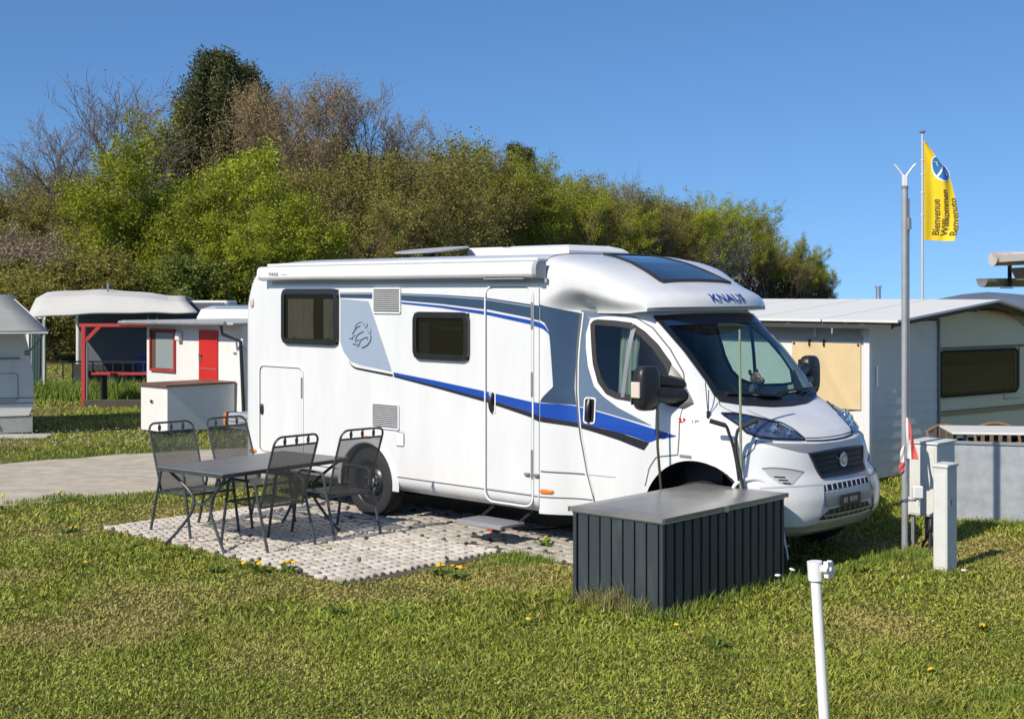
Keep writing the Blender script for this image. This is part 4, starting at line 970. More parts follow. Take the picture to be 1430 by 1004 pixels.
# hanging ratchet strap by the front wheel
sp = MB().tube([(5.885, -.03, 1.36), (5.895, -.04, 1.0), (5.93, -.04, .66), (5.935, -.04, .54)], .011, 6).box(5.918, 5.948, -.055, -.025, .56, .66)
sp.build('hanging_strap', mat('olive_strap', (.045, .043, .03), .8, var=.2), mh)

# plush toy on the dashboard
toy = empty('plush_toy', Vector(VW(6.10, 1.06, 1.337))*MHS, ANG, 'brown plush animal in blue shirt sitting behind the windscreen', 'plush toy')
PL = mat('brown_plush', (.17, .115, .085), .95, var=.25, scale=60, bump=.6, bscale=250); PLL = mat('beige_plush', (.36, .25, .16), .95, var=.2, scale=60, bump=.6, bscale=250)
MB().blob((0, 0, .068), .050, .058, .070).build('body', mat('blue_cloth', (.03, .05, .16), .9, var=.2, scale=40), toy, True)
hd = MB().blob((.012, .008, .180), .050, .052, .056).blob((.052, .018, .160), .038, .045, .034).build('head', PL, toy, True)
for s in (-1, 1):
    MB().blob((-.008, s*.052, .232), .012, .018, .028, Matrix.Rotation(R(-25*s), 4, 'X')).build('ear', mat('dark_plush', (.045, .035, .03), .95), hd, True)
    MB().blob((.050, s*.020+.012, .196), .008, .008, .010).build('eye', mat('toy_eye', (.6, .6, .6), .3), hd, True)
    MB().blob((.055, s*.050, .026), .052, .028, .026).build('leg', PLL, toy, True)
    MB().blob((.022, s*.065, .085), .028, .022, .045).build('arm', PL, toy, True)
# ---------------------------------------------------------------- garden table and chairs on the paving
STEELG = mat('grey_green_painted_steel', (.055, .066, .068), .42, .2, var=.25, scale=14, bump=.05, bscale=80)
def table():
    t = empty('garden_table', (-2.37, 12.49, 0), math.atan2(.79, .61), 'dark grey metal garden table with bowed folding legs on the paving', 'table')
    L_, W_ = .765, .45; zt = .72
    TOP = mat('grey_table_top', (.15, .147, .14), .42, .1, col2=(.21, .20, .19), scale=5, bump=.06, bscale=150, thr=(.35, .7))
    MB().box(-L_, L_, -W_, W_, zt-.012, zt, ch=.004).build('table_top', TOP, t)
    MB().box(-L_+.002, L_-.002, -W_+.002, -W_+.022, zt-.04, zt-.0125).box(-L_+.002, L_-.002, W_-.022, W_-.002, zt-.04, zt-.0125).box(-L_+.002, -L_+.022, -W_+.023, W_-.023, zt-.04, zt-.0125).box(L_-.022, L_-.002, -W_+.023, W_-.023, zt-.04, zt-.0125).build('apron', STEELG, t)
    me = MB().lathe([(.09, 0), (.07, .0006), (.001, .0008)], Matrix.Translation((-.33, .10, zt+.0002)) @ Matrix.Diagonal((1.3, .7, 1, 1)), 14); me.build('rust_stain', mat('rust_brown', (.17, .125, .095), .8, var=.4, scale=30), t)
    for sx in (-1, 1):
        for sy in (-1, 1):
            P = smooth_path([(sx*(L_-.08), sy*(W_-.05), zt-.03), (sx*(L_-.12), sy*(W_-.16), .60), (sx*(L_-.15), sy*.14, .47), (sx*(L_-.14), sy*.13, .33), (sx*(L_-.10), sy*(W_-.17), .14), (sx*(L_-.06), sy*(W_-.04), .015)], 6)
            MB().tube(P, .014, 8).build('leg', STEELG, t, True)
        MB().tube([(sx*(L_-.15), -.14, .40), (sx*(L_-.15), .14, .40)], .011, 8).build('cross_bar', STEELG, t, True)
    for s in (-1, 1): MB().tube([(s*(L_-.15), .02*s, .42), (s*.2, .02*s, zt-.05)], .009, 6).build('brace', STEELG, t)
    return t
table()
MESHF = bpy.data.materials.new('expanded_metal'); MESHF.use_nodes = True
_N = MESHF.node_tree.nodes; _L = MESHF.node_tree.links; _b = _N['Principled BSDF']; _b.inputs['Base Color'].default_value = (.06, .066, .068, 1); _b.inputs['Roughness'].default_value = .5
_tr = _N.new('ShaderNodeBsdfTransparent'); _mx = _N.new('ShaderNodeMixShader'); _mx.inputs[0].default_value = .70
_L.new(_tr.outputs[0], _mx.inputs[1]); _L.new(_b.outputs[0], _mx.inputs[2]); _L.new(_mx.outputs[0], _N['Material Output'].inputs[0])
def chair(loc, ang, label):
    c = empty('garden_chair', loc, ang, label, 'chair', 'mesh chairs round the garden table')
    hw = .265
    for s in (-1, 1):
        P = [(.34, s*hw, .008), (.275, s*hw, .34), (.235, s*hw, .52)]+[(.16+.075*math.cos(a_), s*hw, .55+.075*math.sin(a_)) for a_ in np.linspace(.1, 1.45, 5)]+[(0, s*hw, .625)]+[(-.10+.07*math.cos(a_), s*hw, .555+.07*math.sin(a_)) for a_ in np.linspace(1.6, 3.0, 5)]+[(-.20, s*hw, .45), (-.34, s*hw, .008)]
        MB().tube(P, .0135, 8).build('side_frame', STEELG, c, True)
    for x in (.26, -.20): MB().tube([(x, -hw, .415 if x > 0 else .405), (x, hw, .415 if x > 0 else .405)], .011, 8).build('cross_bar', STEELG, c, True)
    MB().tube([(.26, -.23, .415), (-.19, -.23, .405)], .009, 6).tube([(.26, .23, .415), (-.19, .23, .405)], .009, 6).build('seat_frame', STEELG, c, True)
    Vv = []; n = 8
    for i in range(n+1):
        t = i/n; x = .27-.47*t
        for j in range(n+1): u = j/n*2-1; Vv.append((x, u*.232, .425-.012*(1-u*u)*math.sin(math.pi*t)))
    mesh('seat', Vv, [(i*(n+1)+j, i*(n+1)+j+1, (i+1)*(n+1)+j+1, (i+1)*(n+1)+j) for i in range(n) for j in range(n)], MESHF, c, True, 80)
    bx = lambda z: -.185-.20*(z-.38)/.65-.03*((z-.38)/.65)**2
    top = 1.03; w = .235; r = .07
    P = [(bx(.38), -w, .38), (bx(.7), -w-.008, .7), (bx(top-r), -w-.008, top-r)]+[(bx(top-r+r*math.sin(a_)), -w-.008+r-r*math.cos(a_), top-r+r*math.sin(a_)) for a_ in (.4, .8, 1.2, 1.57)]
    P = P+[(x, -y, z) for x, y, z in reversed(P)]
    MB().tube(P, .0105, 8).build('back_frame', STEELG, c, True)
    zb = .945; MB().tube([(bx(zb), -w-.005, zb), (bx(zb), w+.005, zb)], .0095, 8).build('head_bar', STEELG, c, True)
    for y in (-.13, 0, .13): MB().blob((bx(.985), y, .985), .008, .018, .033).tube([(bx(zb), y, zb), (bx(1.03), y, 1.03)], .004, 5).build('leaf_ornament', STEELG, c, True)
    Vv = []
    for i in range(n+1):
        z = .40+(zb-.40)*i/n
        for j in range(n+1): u = j/n*2-1; Vv.append((bx(z)-.02*(1-u*u), u*(w+.004), z))
    mesh('backrest', Vv, [(i*(n+1)+j, i*(n+1)+j+1, (i+1)*(n+1)+j+1, (i+1)*(n+1)+j) for i in range(n) for j in range(n)], MESHF, c, True, 80)
    return c
fa = math.atan2(-.69, .73)
chair((-3.00, 12.79, 0), fa, 'mesh garden chair by the table, nearest the gravel track')
chair((-2.56, 13.32, 0), fa+.06, 'mesh garden chair by the table, on track side next to motorhome rear')
chair((-2.18, 12.10, 0), fa+math.pi+.03, 'mesh garden chair by the table, nearest the lawn edge of paving')
chair((-1.65, 12.70, 0), fa+math.pi-.04, 'mesh garden chair by the table, in front of rear wheel')

# ---------------------------------------------------------------- metal storage box
ANTH = mat('anthracite_steel', (.050, .062, .068), .45, .25, col2=(.085, .092, .092), thr=(.5, .85), scale=9, stretch=(1, 1, .25), bump=.03, bscale=60)
LID = mat('grey_lid_steel', (.21, .207, .20), .30, .35, col2=(.31, .30, .275), scale=5, bump=.04, bscale=9, thr=(.3, .7))
sb = empty('storage_box', (1.05, 9.46, 0), math.atan2(.743, .668), 'anthracite ribbed metal storage box with grey lid on the lawn', 'storage box')
LB, WB, HB = 1.60, .78, .69                               # local x along the long side, y across towards the left corner
MB().box(.02, LB-.02, .02, WB-.02, .02, HB-.01).build('inner_box', mat('box_groove', (.010, .012, .013), .6), sb)
n = 7; pw = (WB-.05)/n
for k in range(n):
    y0 = .025+k*pw; MB().box(-.012, .012, y0+.006, y0+pw-.006, .0, HB-.035, ch=.004).build('short_side_panel', ANTH, sb); 
    MB().box(LB-.012, LB+.012, y0+.006, y0+pw-.006, .0, HB-.035, ch=.004).build('short_side_panel', ANTH, sb)
n = 14; pw = (LB-.05)/n
for k in range(n):
    x0 = .025+k*pw
    MB().box(x0+.012, x0+pw-.012, -.014, .012, .0, HB-.035, ch=.006).build('long_side_panel', ANTH, sb); MB().box(x0+.012, x0+pw-.012, WB-.012, WB+.014, .0, HB-.035, ch=.006).build('long_side_panel', ANTH, sb)
for x, y in ((0, 0), (LB, 0), (0, WB), (LB, WB)): MB().box(x-.016, x+.016, y-.016, y+.016, .0, HB-.033, ch=.004).build('corner_post', ANTH, sb)
MB().box(-.018, LB+.018, -.02, WB+.02, HB-.033, HB-.020).build('top_rail', mat('pale_rail', (.45, .46, .47), .4, .5), sb)
Vv = [(-.035, -.035, HB-.019), (LB+.035, -.035, HB-.019), (LB+.035, WB+.035, HB-.019), (-.035, WB+.035, HB-.019), (-.035, -.035, HB+.012), (LB+.035, -.035, HB+.012), (LB+.035, WB+.035, HB+.012), (-.035, WB+.035, HB+.012), (.10, .10, HB+.022), (LB-.10, .10, HB+.022), (LB-.10, WB-.10, HB+.022), (.10, WB-.10, HB+.022)]
lid = mesh('lid', Vv, [(0, 3, 2, 1), (0, 1, 5, 4), (1, 2, 6, 5), (2, 3, 7, 6), (3, 0, 4, 7), (4, 5, 9, 8), (5, 6, 10, 9), (6, 7, 11, 10), (7, 4, 8, 11), (8, 9, 10, 11)], LID, sb)
for x, y in ((-.035, -.035), (LB+.035, -.035), (-.035, WB+.035), (LB+.035, WB+.035)): MB().box(x-.007, x+.02 if x < 0 else x+.007, y-.008, y+.008, HB-.022, HB+.014, ch=.003).build('lid_corner', SILVER, lid)
MB().box(LB*.46, LB*.46+.05, -.045, -.034, HB-.035, HB+.01, ch=.003).build('lid_catch', SILVER, lid)
for q, (y, z) in enumerate(((.34, .42), (.62, .30), (.10, .16))): MB().box(-.0145, -.012, y, y+.012, z, z+(.05 if q == 2 else .012)).build('scratch_mark', SILVER, sb)

# ---------------------------------------------------------------- hand trolley behind the box, green rod
def gp(u, v, z=0.0):
    D = 1890*(CAMZ-z)/(v-410); return Vector(((u-715)/1890*D, D, z))
def at(u, v, D): return Vector(((u-715)/1890*D, D, CAMZ-(v-410)/1890*D))
ht = empty('hand_trolley', (1.80, 10.92, 0), 0, 'black hand trolley with two rubber grips behind the storage box', 'trolley')
O_ = Vector((1.80, 10.92, 0)); K = 10.90
def lp(u, v, D=K): return at(u, v, D)-O_
for a_, b_ in (([(1003, 591), (1013, 594), (1018, 605), (1026, 632), (1033, 680)], 0), ([(1047, 591), (1034, 597), (1029, 606), (1028, 632), (1039, 690)], 1)):
    P = [lp(u, v, K-.04*b_) for u, v in a_]; P.append(Vector((P[-1].x+.04, P[-1].y+.02, .16)))
    MB().tube(smooth_path(P, 5), .013, 8).build('handle_tube', BLACKP, ht, True)
    q0 = lp(*a_[0], K-.04*b_); q1 = lp(*a_[1], K-.04*b_); d = (q1-q0).normalized(); MB().tube([q0-d*.07, q0+d*.06], .020, 10).build('grip', RUBBER, ht, True)
MB().box(-.02, .36, -.09, .06, .10, .14, ch=.01).build('base_frame', BLACKP, ht)
for x in (.06, .37):
    w_ = MB().lathe([(.05, -.025), (.115, -.028), (.125, -.015), (.125, .015), (.115, .028), (.05, .025)], Matrix.Translation((x, .0, .125)) @ Matrix.Rotation(R(90), 4, 'Y') , 22); w_.build('wheel', RUBBER, ht, True)
MB().tube(smooth_path([lp(1022, 690, K), lp(1030, 674, K), lp(1062, 670, K), (lp(1085, 700, K))], 6), .016, 8).tube([lp(1085, 700, K), (.42, .0, .13)], .016, 8).build('white_guard', WHITEP, ht, True)
rp_ = at(1033, 460, 10.84); MB().tube([(rp_.x+.03, 10.90, 0), (rp_.x+.012, 10.86, 1.0), (rp_.x, 10.84, rp_.z)], [.013, .0115, .009], 8).build('marker_rod', mat('pale_green_fibreglass', (.22, .27, .16), .5, var=.15, scale=8), None, True)
tag(bpy.data.objects['marker_rod'], 'thin pale green rod standing upright before the windscreen', 'rod')
# red plug with cable by the step
pg = empty('cable_plug', gp(692, 745), 0, 'red cable plug lying on grey paving below the entry step', 'plug')
MB().tube([(0, 0, .05), (.05, .05, .085)], [.032, .022], 10).tube([(-.05, -.03, .04), (0, 0, .05)], .036, 10).build('plug_body', mat('orange_red_plastic', (.5, .07, .025), .5, var=.1), pg, True)
MB().tube(smooth_path([(.05, .05, .085), (.14, .10, .04), (.3, .02, .035), (.6, .12, .035), (.9, .5, .035)], 6), .008, 6).build('cable', RUBBER, pg, True)

# ---------------------------------------------------------------- white standpipe close to the camera
spx = empty('standpipe', (1.42, 6.10, 0), 0, 'white plastic water standpipe with star shaped valve knob', 'standpipe')
b0 = Vector((1.450, 6.20, 0)); b1 = at(1139, 808, 6.2)
PVC = mat('white_pvc', (.82, .81, .78), .4, var=.05, scale=12)
rel = lambda p: p-Vector((1.42, 6.10, 0))
MB().tube([rel(b0), rel(b1)], .0245, 16).build('pipe', PVC, spx, True)
ax = (b1-b0).normalized(); e0 = b1-ax*.005
MB().tube([rel(e0), rel(e0+ax*.085)], [.034, .035], 16).build('coupling', PVC, spx, True)
kc = rel(e0+ax*.05+Vector((.045, -.03, .005))); kd = Vector((.75, -.62, .05)).normalized(); Mk = Matrix.Translation(kc) @ kd.to_track_quat('Z', 'Y').to_matrix().to_4x4()
kn = MB(); kn.lathe([(.018, -.03), (.018, .0)], Mk, 10)
Pk = [];  n = 48
for i in range(n):
    a_ = 2*math.pi*i/n; r_ = .038+.006*math.cos(6*a_); Pk.append(Mk @ Vector((r_*math.cos(a_), r_*math.sin(a_), 0)))
kn.prism(Pk, kd*.022); kn.lathe([(.012, .02), (.010, .028), (.001, .029)], Mk, 12); kn.build('valve_knob', PVC, spx, True, 30)
# ---------------------------------------------------------------- right hand side: pole, cabinets, sheet fence
px_, py_ = 3.43, 11.82
pole = empty('aerial_pole', (px_, py_, 0), 0, 'tall grey steel pole with white forked aerial on top', 'pole')
MB().tube([(0, 0, 0), (0, 0, 3.19)], .028, 16).build('pole_tube', mat('grey_zinc_pole', (.37, .38, .39), .45, .3, var=.12, scale=5), pole, True)
MB().tube([(0, 0, 3.185), (0, 0, 3.205)], .031, 14).build('pole_cap', GREYPL, pole, True)
MB().box(-.022, .022, -.018, .018, 3.205, 3.30, ch=.005).tube([(0, 0, 3.28), (-.075, .0, 3.38), (-.092, 0, 3.395)], .009, 6).tube([(0, 0, 3.28), (.075, .0, 3.38), (.098, 0, 3.40)], .009, 6).build('forked_aerial', WHITEP, pole, True)
MB().tube([(.03, -.01, 2.93), (.033, -.01, 2.83)], .022, 10).build('cable_gland', GREYPL, pole, True)
MB().tube([(.036, 0, .5), (.037, .0, 3.1)], .006, 6).build('cable', GREYPL, pole, True)
MB().lathe([(.036, .46), (.036, .485)], None, 14).tube([(-.06, -.02, .472), (.12, -.04, .472)], .010, 6).build('pipe_clamp', SILVER, pole, True)
MB().box(.05, .14, -.09, -.02, .49, .60, ch=.01).tube([(.095, -.06, .49), (.095, -.06, .42)], .014, 8).build('tap_box', WHITEP, pole, True)
# red and white cloth pennant hung on the pole
pen = empty('pennant', (px_, py_, 1.25), 0, 'small red and white cloth pennant tied to grey pole', 'pennant')
RED = mat('faded_red_cloth', (.62, .10, .10), .85, var=.15, scale=12); WCL = mat('white_cloth', (.7, .66, .63), .85, var=.06)
def cloth(name, pts_l, pts_r, m, par, wav=.012, n=10):
    A = rsmp(pts_l, n+1); B = rsmp(pts_r, n+1); Vv = []; Ff = []; k = 6
    for i in range(n+1):
        for j in range(k+1):
            t = j/k; p = A[i]*(1-t)+B[i]*t; Vv.append((p[0], p[1]+wav*math.sin(4*t+i*.7), p[2]))
    for i in range(n):
        for j in range(k): Ff.append((i*(k+1)+j, i*(k+1)+j+1, (i+1)*(k+1)+j+1, (i+1)*(k+1)+j))
    return mesh(name, Vv, Ff, m, par, True, 80)
z = lambda v: CAMZ-(v-410)/1890*11.8-1.25
xx = lambda u: (u-715)/1890*11.8-px_
cloth('white_strip', [(xx(1264), -.034, z(583)), (xx(1266), -.036, z(640))], [(xx(1267), -.034, z(583)), (xx(1271), -.045, z(640))], WCL, pen, .004)
cloth('red_strip', [(xx(1267.5), -.036, z(583)), (xx(1272), -.045, z(641))], [(xx(1269), -.036, z(586)), (xx(1281), -.05, z(641))], RED, pen, .01)
cloth('white_strip', [(xx(1257), -.034, z(628)), (xx(1256), -.034, z(645))], [(xx(1262), -.034, z(620)), (xx(1262), -.034, z(645))], WCL, pen, .004)
cloth('red_strip', [(xx(1256), -.036, z(645)), (xx(1253), -.036, z(661))], [(xx(1262), -.036, z(645)), (xx(1261), -.036, z(657))], RED, pen, .004)
MB().lathe([(.033, z(641)), (.033, z(638))], None, 12).build('tie_band', GREYPL, pen)

CABW = mat('pale_cabinet_paint', (.62, .62, .59), .5, var=.06, scale=5)
pil = empty('supply_pillar', (3.535, 11.06, 0), math.atan2(.743, .668), 'slim pale grey supply pillar standing in the grass', 'supply pillar')
MB().box(-.085, .105, -.06, .06, 0, .855, ch=.006).build('pillar_body', CABW, pil)
MB().box(-.095, .115, -.07, .07, .855, .885, ch=.006).build('pillar_cap', CABW, pil)
MB().box(-.04, .0, -.0635, -.060, .55, .60).build('pillar_lock', GREYPL, pil); MB().box(-.088, -.0855, -.05, .05, .05, .80, ch=.001).build('pillar_door', CABW, pil)
cabn = empty('meter_cabinet', (3.72, 12.20, 0), math.atan2(.743, .668), 'pale grey meter cabinet on legs behind the slim pillar', 'cabinet')
MB().box(-.10, .28, -.16, .12, .28, .925, ch=.006).build('cabinet_body', CABW, cabn); MB().box(-.115, .30, -.175, .135, .925, .945, ch=.004).build('cabinet_roof', CABW, cabn)
MB().box(-.106, -.102, -.14, .10, .30, .90).build('cabinet_door', CABW, cabn)
for x, y in ((-.06, -.1), (.22, -.1), (-.06, .08), (.22, .08)): MB().box(x-.015, x+.015, y-.015, y+.015, 0, .28).build('leg', GREYPL, cabn)
MB().tube(smooth_path([(-.05, -.05, .30), (-.08, -.09, .15), (-.16, -.12, .0)], 5), .014, 6).tube(smooth_path([(0, -.05, .30), (-.02, -.06, .15), (-.12, -.02, .0)], 5), .012, 6).build('hoses', RUBBER, cabn, True)

fe = empty('sheet_fence', (4.30, 13.50, 0), math.atan2(-.27, .96), 'galvanised sheet metal fence with top rail beside the cabinets', 'fence')
for k in range(4): MB().box(k*.95+.002, (k+1)*.95-.002, -.006, .006, .015, .775).build('sheet_panel', GALV, fe)
MB().box(-.35, 3.85, -.022, .022, .776, .806, ch=.004).build('top_rail', mat('pale_zinc', (.50, .51, .52), .4, .7), fe)
for k in range(5): MB().box(k*.95-.02, k*.95+.02, .007, .04, 0, .775).build('post', GALV, fe)
MB().box(-.36, -.33, -.006, .6, .02, .775).build('return_panel', GALV, fe)

# garden table and folding chairs behind the fence
def slat_chair(loc, rz, label):
    c = empty('folding_chair', loc, rz, label, 'chair', 'wooden folding chairs behind the sheet fence'); c.scale = (1, 1, .86)
    for k in range(5): MB().box(-.2+k*.085, -.125+k*.085, -.22, .22, .44, .46).build('seat_slat', WOOD, c)
    P = smooth_path([(-.22, -.25, .80), (-.24, -.12, .86), (-.25, 0, .88), (-.24, .12, .86), (-.22, .25, .80)], 5); MB().tube(P, .024, 8).build('top_rail', WOOD, c, True)
    for y in (-.15, -.05, .05, .15): MB().box(-.235, -.215, y-.02, y+.02, .50, .85).build('back_slat', WOOD, c)
    for s in (-1, 1):
        MB().tube([(.22, s*.25, 0), (-.23, s*.25, .82)], .017, 6).build('leg', WOOD, c); MB().tube([(-.22, s*.23, 0), (.18, s*.23, .46)], .017, 6).build('leg', WOOD, c)
        MB().box(-.22, .2, s*.25-.025, s*.25+.025, .62, .64).build('armrest', WOOD, c)
    return c
slat_chair((5.05, 15.35, 0), R(-70), 'dark wooden folding chair behind the white table top, by the cream caravan'); slat_chair((5.62, 15.55, 0), R(-95), 'wooden folding chair with curved top rail behind fence')
wt = empty('terrace_table', (5.45, 14.75, 0), R(-8), 'white topped terrace table behind the sheet metal fence', 'table')
MB().box(-.70, 1.0, -.40, .40, .765, .79, ch=.006).build('table_top', mat('white_table_top', (.74, .72, .68), .4, var=.03), wt)
for x, y in ((-.55, -.3), (.85, -.3), (-.55, .3), (.85, .3)): MB().tube([(x, y, 0), (x, y, .765)], .018, 8).build('leg', GREYPL, wt)

# ---------------------------------------------------------------- awning building with caravan, right
bl = empty('awning_annexe', (4.23, 16.07, 0), ANG, 'low white caravan annexe with sheet roof and beige window blind', 'annexe')
WPAN = mat('white_wall_panel', (.70, .70, .68), .5, var=.03, scale=3); SID = mat('siding_white', (.80, .735, .63), .5, var=.05, scale=5); ROOFW = mat('pale_roof_sheet', (.74, .72, .67), .5, col2=(.67, .65, .60), scale=2.5, thr=(.35, .75), bump=.05, bscale=6)
MB().box(-6.2, -.05, 0, .05, .06, 1.86).build('front_wall', WPAN, bl)
MB().box(-6.2, .0, -.012, -.001, 1.70, 1.86).build('upper_fascia', mat('grey_fascia', (.42, .42, .40), .5, var=.04), bl)
MB().box(-.05, .03, -.03, .05, 0, 1.90, ch=.006).build('corner_post', mat('white_post', (.72, .72, .72), .4), bl)
for k in range(13): MB().prism([(.0, .06, .09+k*.138), (.010, .06, .09+k*.138), (.005, .06, .09+(k+1)*.138-.003), (.0, .06, .09+(k+1)*.138-.004)], (0, 1.70, 0)).build('siding_board', SID, bl)
MB().box(-.02, .0, .05, 1.78, .05, 1.92).build('siding_backing', SID, bl); MB().box(.011, .027, .16, .21, 1.15, 1.40, ch=.005).build('door_pull', WHITEP, bl)
MB().box(-.01, .034, 1.765, 1.80, .05, 1.95).build('edge_trim', GREYPL, bl)
# beige blind: slightly slack cloth
Vv = []; Ff = []; n = 20
for i in range(n+1):
    for j in range(n+1):
        u, w_ = i/n, j/n; sag = .012*math.sin(math.pi*w_); fold = .014*math.exp(-((u-.35-.5*w_)/.07)**2)+.010*math.exp(-((u-.85+.25*w_)/.06)**2)
        Vv.append((-1.03+.94*u, -.018-fold, 1.675-.79*w_-sag*math.sin(math.pi*u)))
for i in range(n):
    for j in range(n): Ff.append((i*(n+1)+j, (i+1)*(n+1)+j, (i+1)*(n+1)+j+1, i*(n+1)+j+1))
bd = mesh('window_blind', Vv, Ff, mat('beige_canvas', (.64, .49, .28), .85, var=.05, scale=4, bump=.08, bscale=200), bl, True, 80)
for x in (-1.0, -.12): MB().lathe([(.016, 0), (.014, .006), (.001, .007)], Matrix.Translation((x, -.020, 1.655)) @ Matrix.Rotation(R(90), 4, 'X'), 10).build('eyelet', BLACKP, bd)
for x in (-.78, -.58): MB().box(x-.012, x+.012, -.036, -.014, 1.63, 1.71).build('hook', BLACKP, bd)
MB().box(-.72, -.69, -.03, -.013, 1.74, 1.85, ch=.004).box(-.08, -.05, -.03, -.013, 1.78, 1.84, ch=.004).build('roof_clip', WHITEP, bl)
# roof panels: two slopes, sheets butted with seams
ridge_y, ridge_z, e0y, e0z, e1y, e1z = 2.5, 2.165, -.27, 1.935, 6.0, 1.66
for k in range(7):
    x1 = .52-k*1.0; x0 = x1-.985
    for (ya, za, yb, zb) in ((e0y, e0z, ridge_y-.003, ridge_z), (e1y, e1z, ridge_y+.003, ridge_z)):
        MB().prism([(x0, ya, za), (x0, yb, zb), (x0, yb, zb+.028), (x0, ya, za+.028)], (x1-x0, 0, 0)).build('roof_sheet', ROOFW, bl)
    MB().tube([(x1-.5, e0y+.05, 1.905), (x1-.44, e0y+.05, 1.905)], .022, 6).build('eave_bracket', GREYPL, bl)
MB().box(-6.4, .42, e0y+.03, e0y+.09, 1.86, 1.925).build('eave_beam', mat('dark_eave', (.05, .05, .05), .7), bl)
for x in (.36, -1.2): MB().prism([(x, e0y+.1, 1.88), (x, ridge_y, 2.10), (x, e1y-.1, 1.61), (x, e1y-.1, 1.65), (x, ridge_y, 2.155), (x, e0y+.1, 1.925)], (.06, 0, 0)).build('rafter', mat('dark_timber', (.11, .085, .06), .8, var=.3, scale=5), bl)
for y in (2.15, 2.75, 3.35): MB().box(.0, .36, y-.03, y+.03, 2.06-.07*abs(y-2.5), 2.12-.07*abs(y-2.5)).build('purlin', mat('dark_timber', (.11, .085, .06)), bl)
MB().tube([(-1.35, 2.75, 2.15), (-1.35, 2.75, 2.36)], .035, 10).tube([(-1.35, 2.75, 2.36), (-1.35, 2.75, 2.375)], .05, 10).build('flue_pipe', SILVER, bl, True)
MB().box(-6.2, -6.15, .05, 5.8, .05, 1.75).build('back_wall', WPAN, bl)
MB().tube([(.30, 5.7, 0), (.30, 5.7, 1.66)], .03, 8).build('roof_post', GREYPL, bl, True)
# cream caravan under the roof
cv = empty('cream_caravan', Vector(VW(4.648-.30, 5.72)), ANG-R(9), 'old cream caravan with brown trim lines under the annexe roof', 'caravan')
CREAM = mat('cream_paint', (.76, .66, .42), .4, var=.05, scale=2, coat=.15); TRIM = mat('brown_trim', (.27, .19, .08), .5, var=.1); PINK = mat('pinkish_rail', (.50, .36, .28), .5, var=.05)
end = [(1.84, .38), (4.40, .38), (4.44, .60), (4.32, 1.05), (4.16, 1.42), (4.02, 1.64), (3.80, 1.84), (3.45, 1.97), (3.0, 2.04), (2.5, 2.06), (1.84, 2.06)]
MB().prism([(0, y, z_) for y, z_ in end], (-5, 0, 0)).build('body', CREAM, cv)
P = [(.012, y, z_) for y, z_ in end[1:9]]; MB().tube(smooth_path(P, 5), .022, 8).build('corner_rail', PINK, cv, True)
MB().box(.0, .010, 1.86, 4.12, 1.545, 1.575).build('trim_line', TRIM, cv); MB().box(.0, .010, 1.86, 4.38, .735, .755).build('trim_line', TRIM, cv); MB().box(.0, .014, 1.86, 4.38, .685, .725).build('trim_line', mat('tan_trim', (.40, .29, .12), .5), cv)
MB().box(.0, .008, 3.66, 3.685, .99, 1.54).build('trim_upright', TRIM, cv)
cw = empty('caravan_window'); cw.parent = cv
MB().box(.002, .006, 1.86, 3.58, .95, 1.51).build('window_backing', mat('dark_cabin', (.02, .019, .018), .8), cw)
Vv = []; Ff = []; n = 90
for i in range(n+1): t = i/n; y = 1.90+1.60*t; x = .016+.006*math.sin(t*70+math.sin(t*13)); Vv += [(x, y, .99), (x, y, 1.33)]
mesh('curtain', Vv, [(2*i, 2*i+2, 2*i+3, 2*i+1) for i in range(n)], mat('grey_net_curtain', (.22, .21, .20), .9), cw, True, 80)
MB().box(.026, .031, 1.86, 3.58, .955, 1.505, ch=.002).build('pane', ACR, cw)
rr = [(0, y, z_) for y, z_ in rrect(1.85, 3.60, .94, 1.52, .07)]
MB().tube([(.026, y, z_) for _, y, z_ in rr]+[(.026, rr[0][1], rr[0][2])], .016, 6, False).build('window_seal', RUBBER, cw, True)
MB().tube(smooth_path([(.004, 3.30, .865), (.004, 3.33, .90), (.004, 3.31, .84), (.004, 3.42, .85), (.004, 3.55, .84), (.004, 3.70, .85)], 4), .004, 5).build('script_emblem', GREYPL, cv, True)
for x in (-1.5, -3.5): MB().lathe([(.1, -.08), (.29, -.09), (.31, -.05), (.31, .05), (.29, .09), (.1, .08)], Matrix.Translation((x, 2.05, .31)) @ Matrix.Rotation(R(90), 4, 'X'), 20).build('wheel', RUBBER, cv, True)
MB().box(-4.9, -.1, 1.95, 4.3, .28, .38).build('chassis', DARK, cv)
for y in (2.1, 4.1): MB().box(-.35, -.25, y-.05, y+.05, 0, .3).build('support_leg', DARK, cv)
MB().tube([(.05, 4.05, 1.56), (.9, 5.2, 1.60)], .012, 6).build('awning_strut', WHITEP, cv)

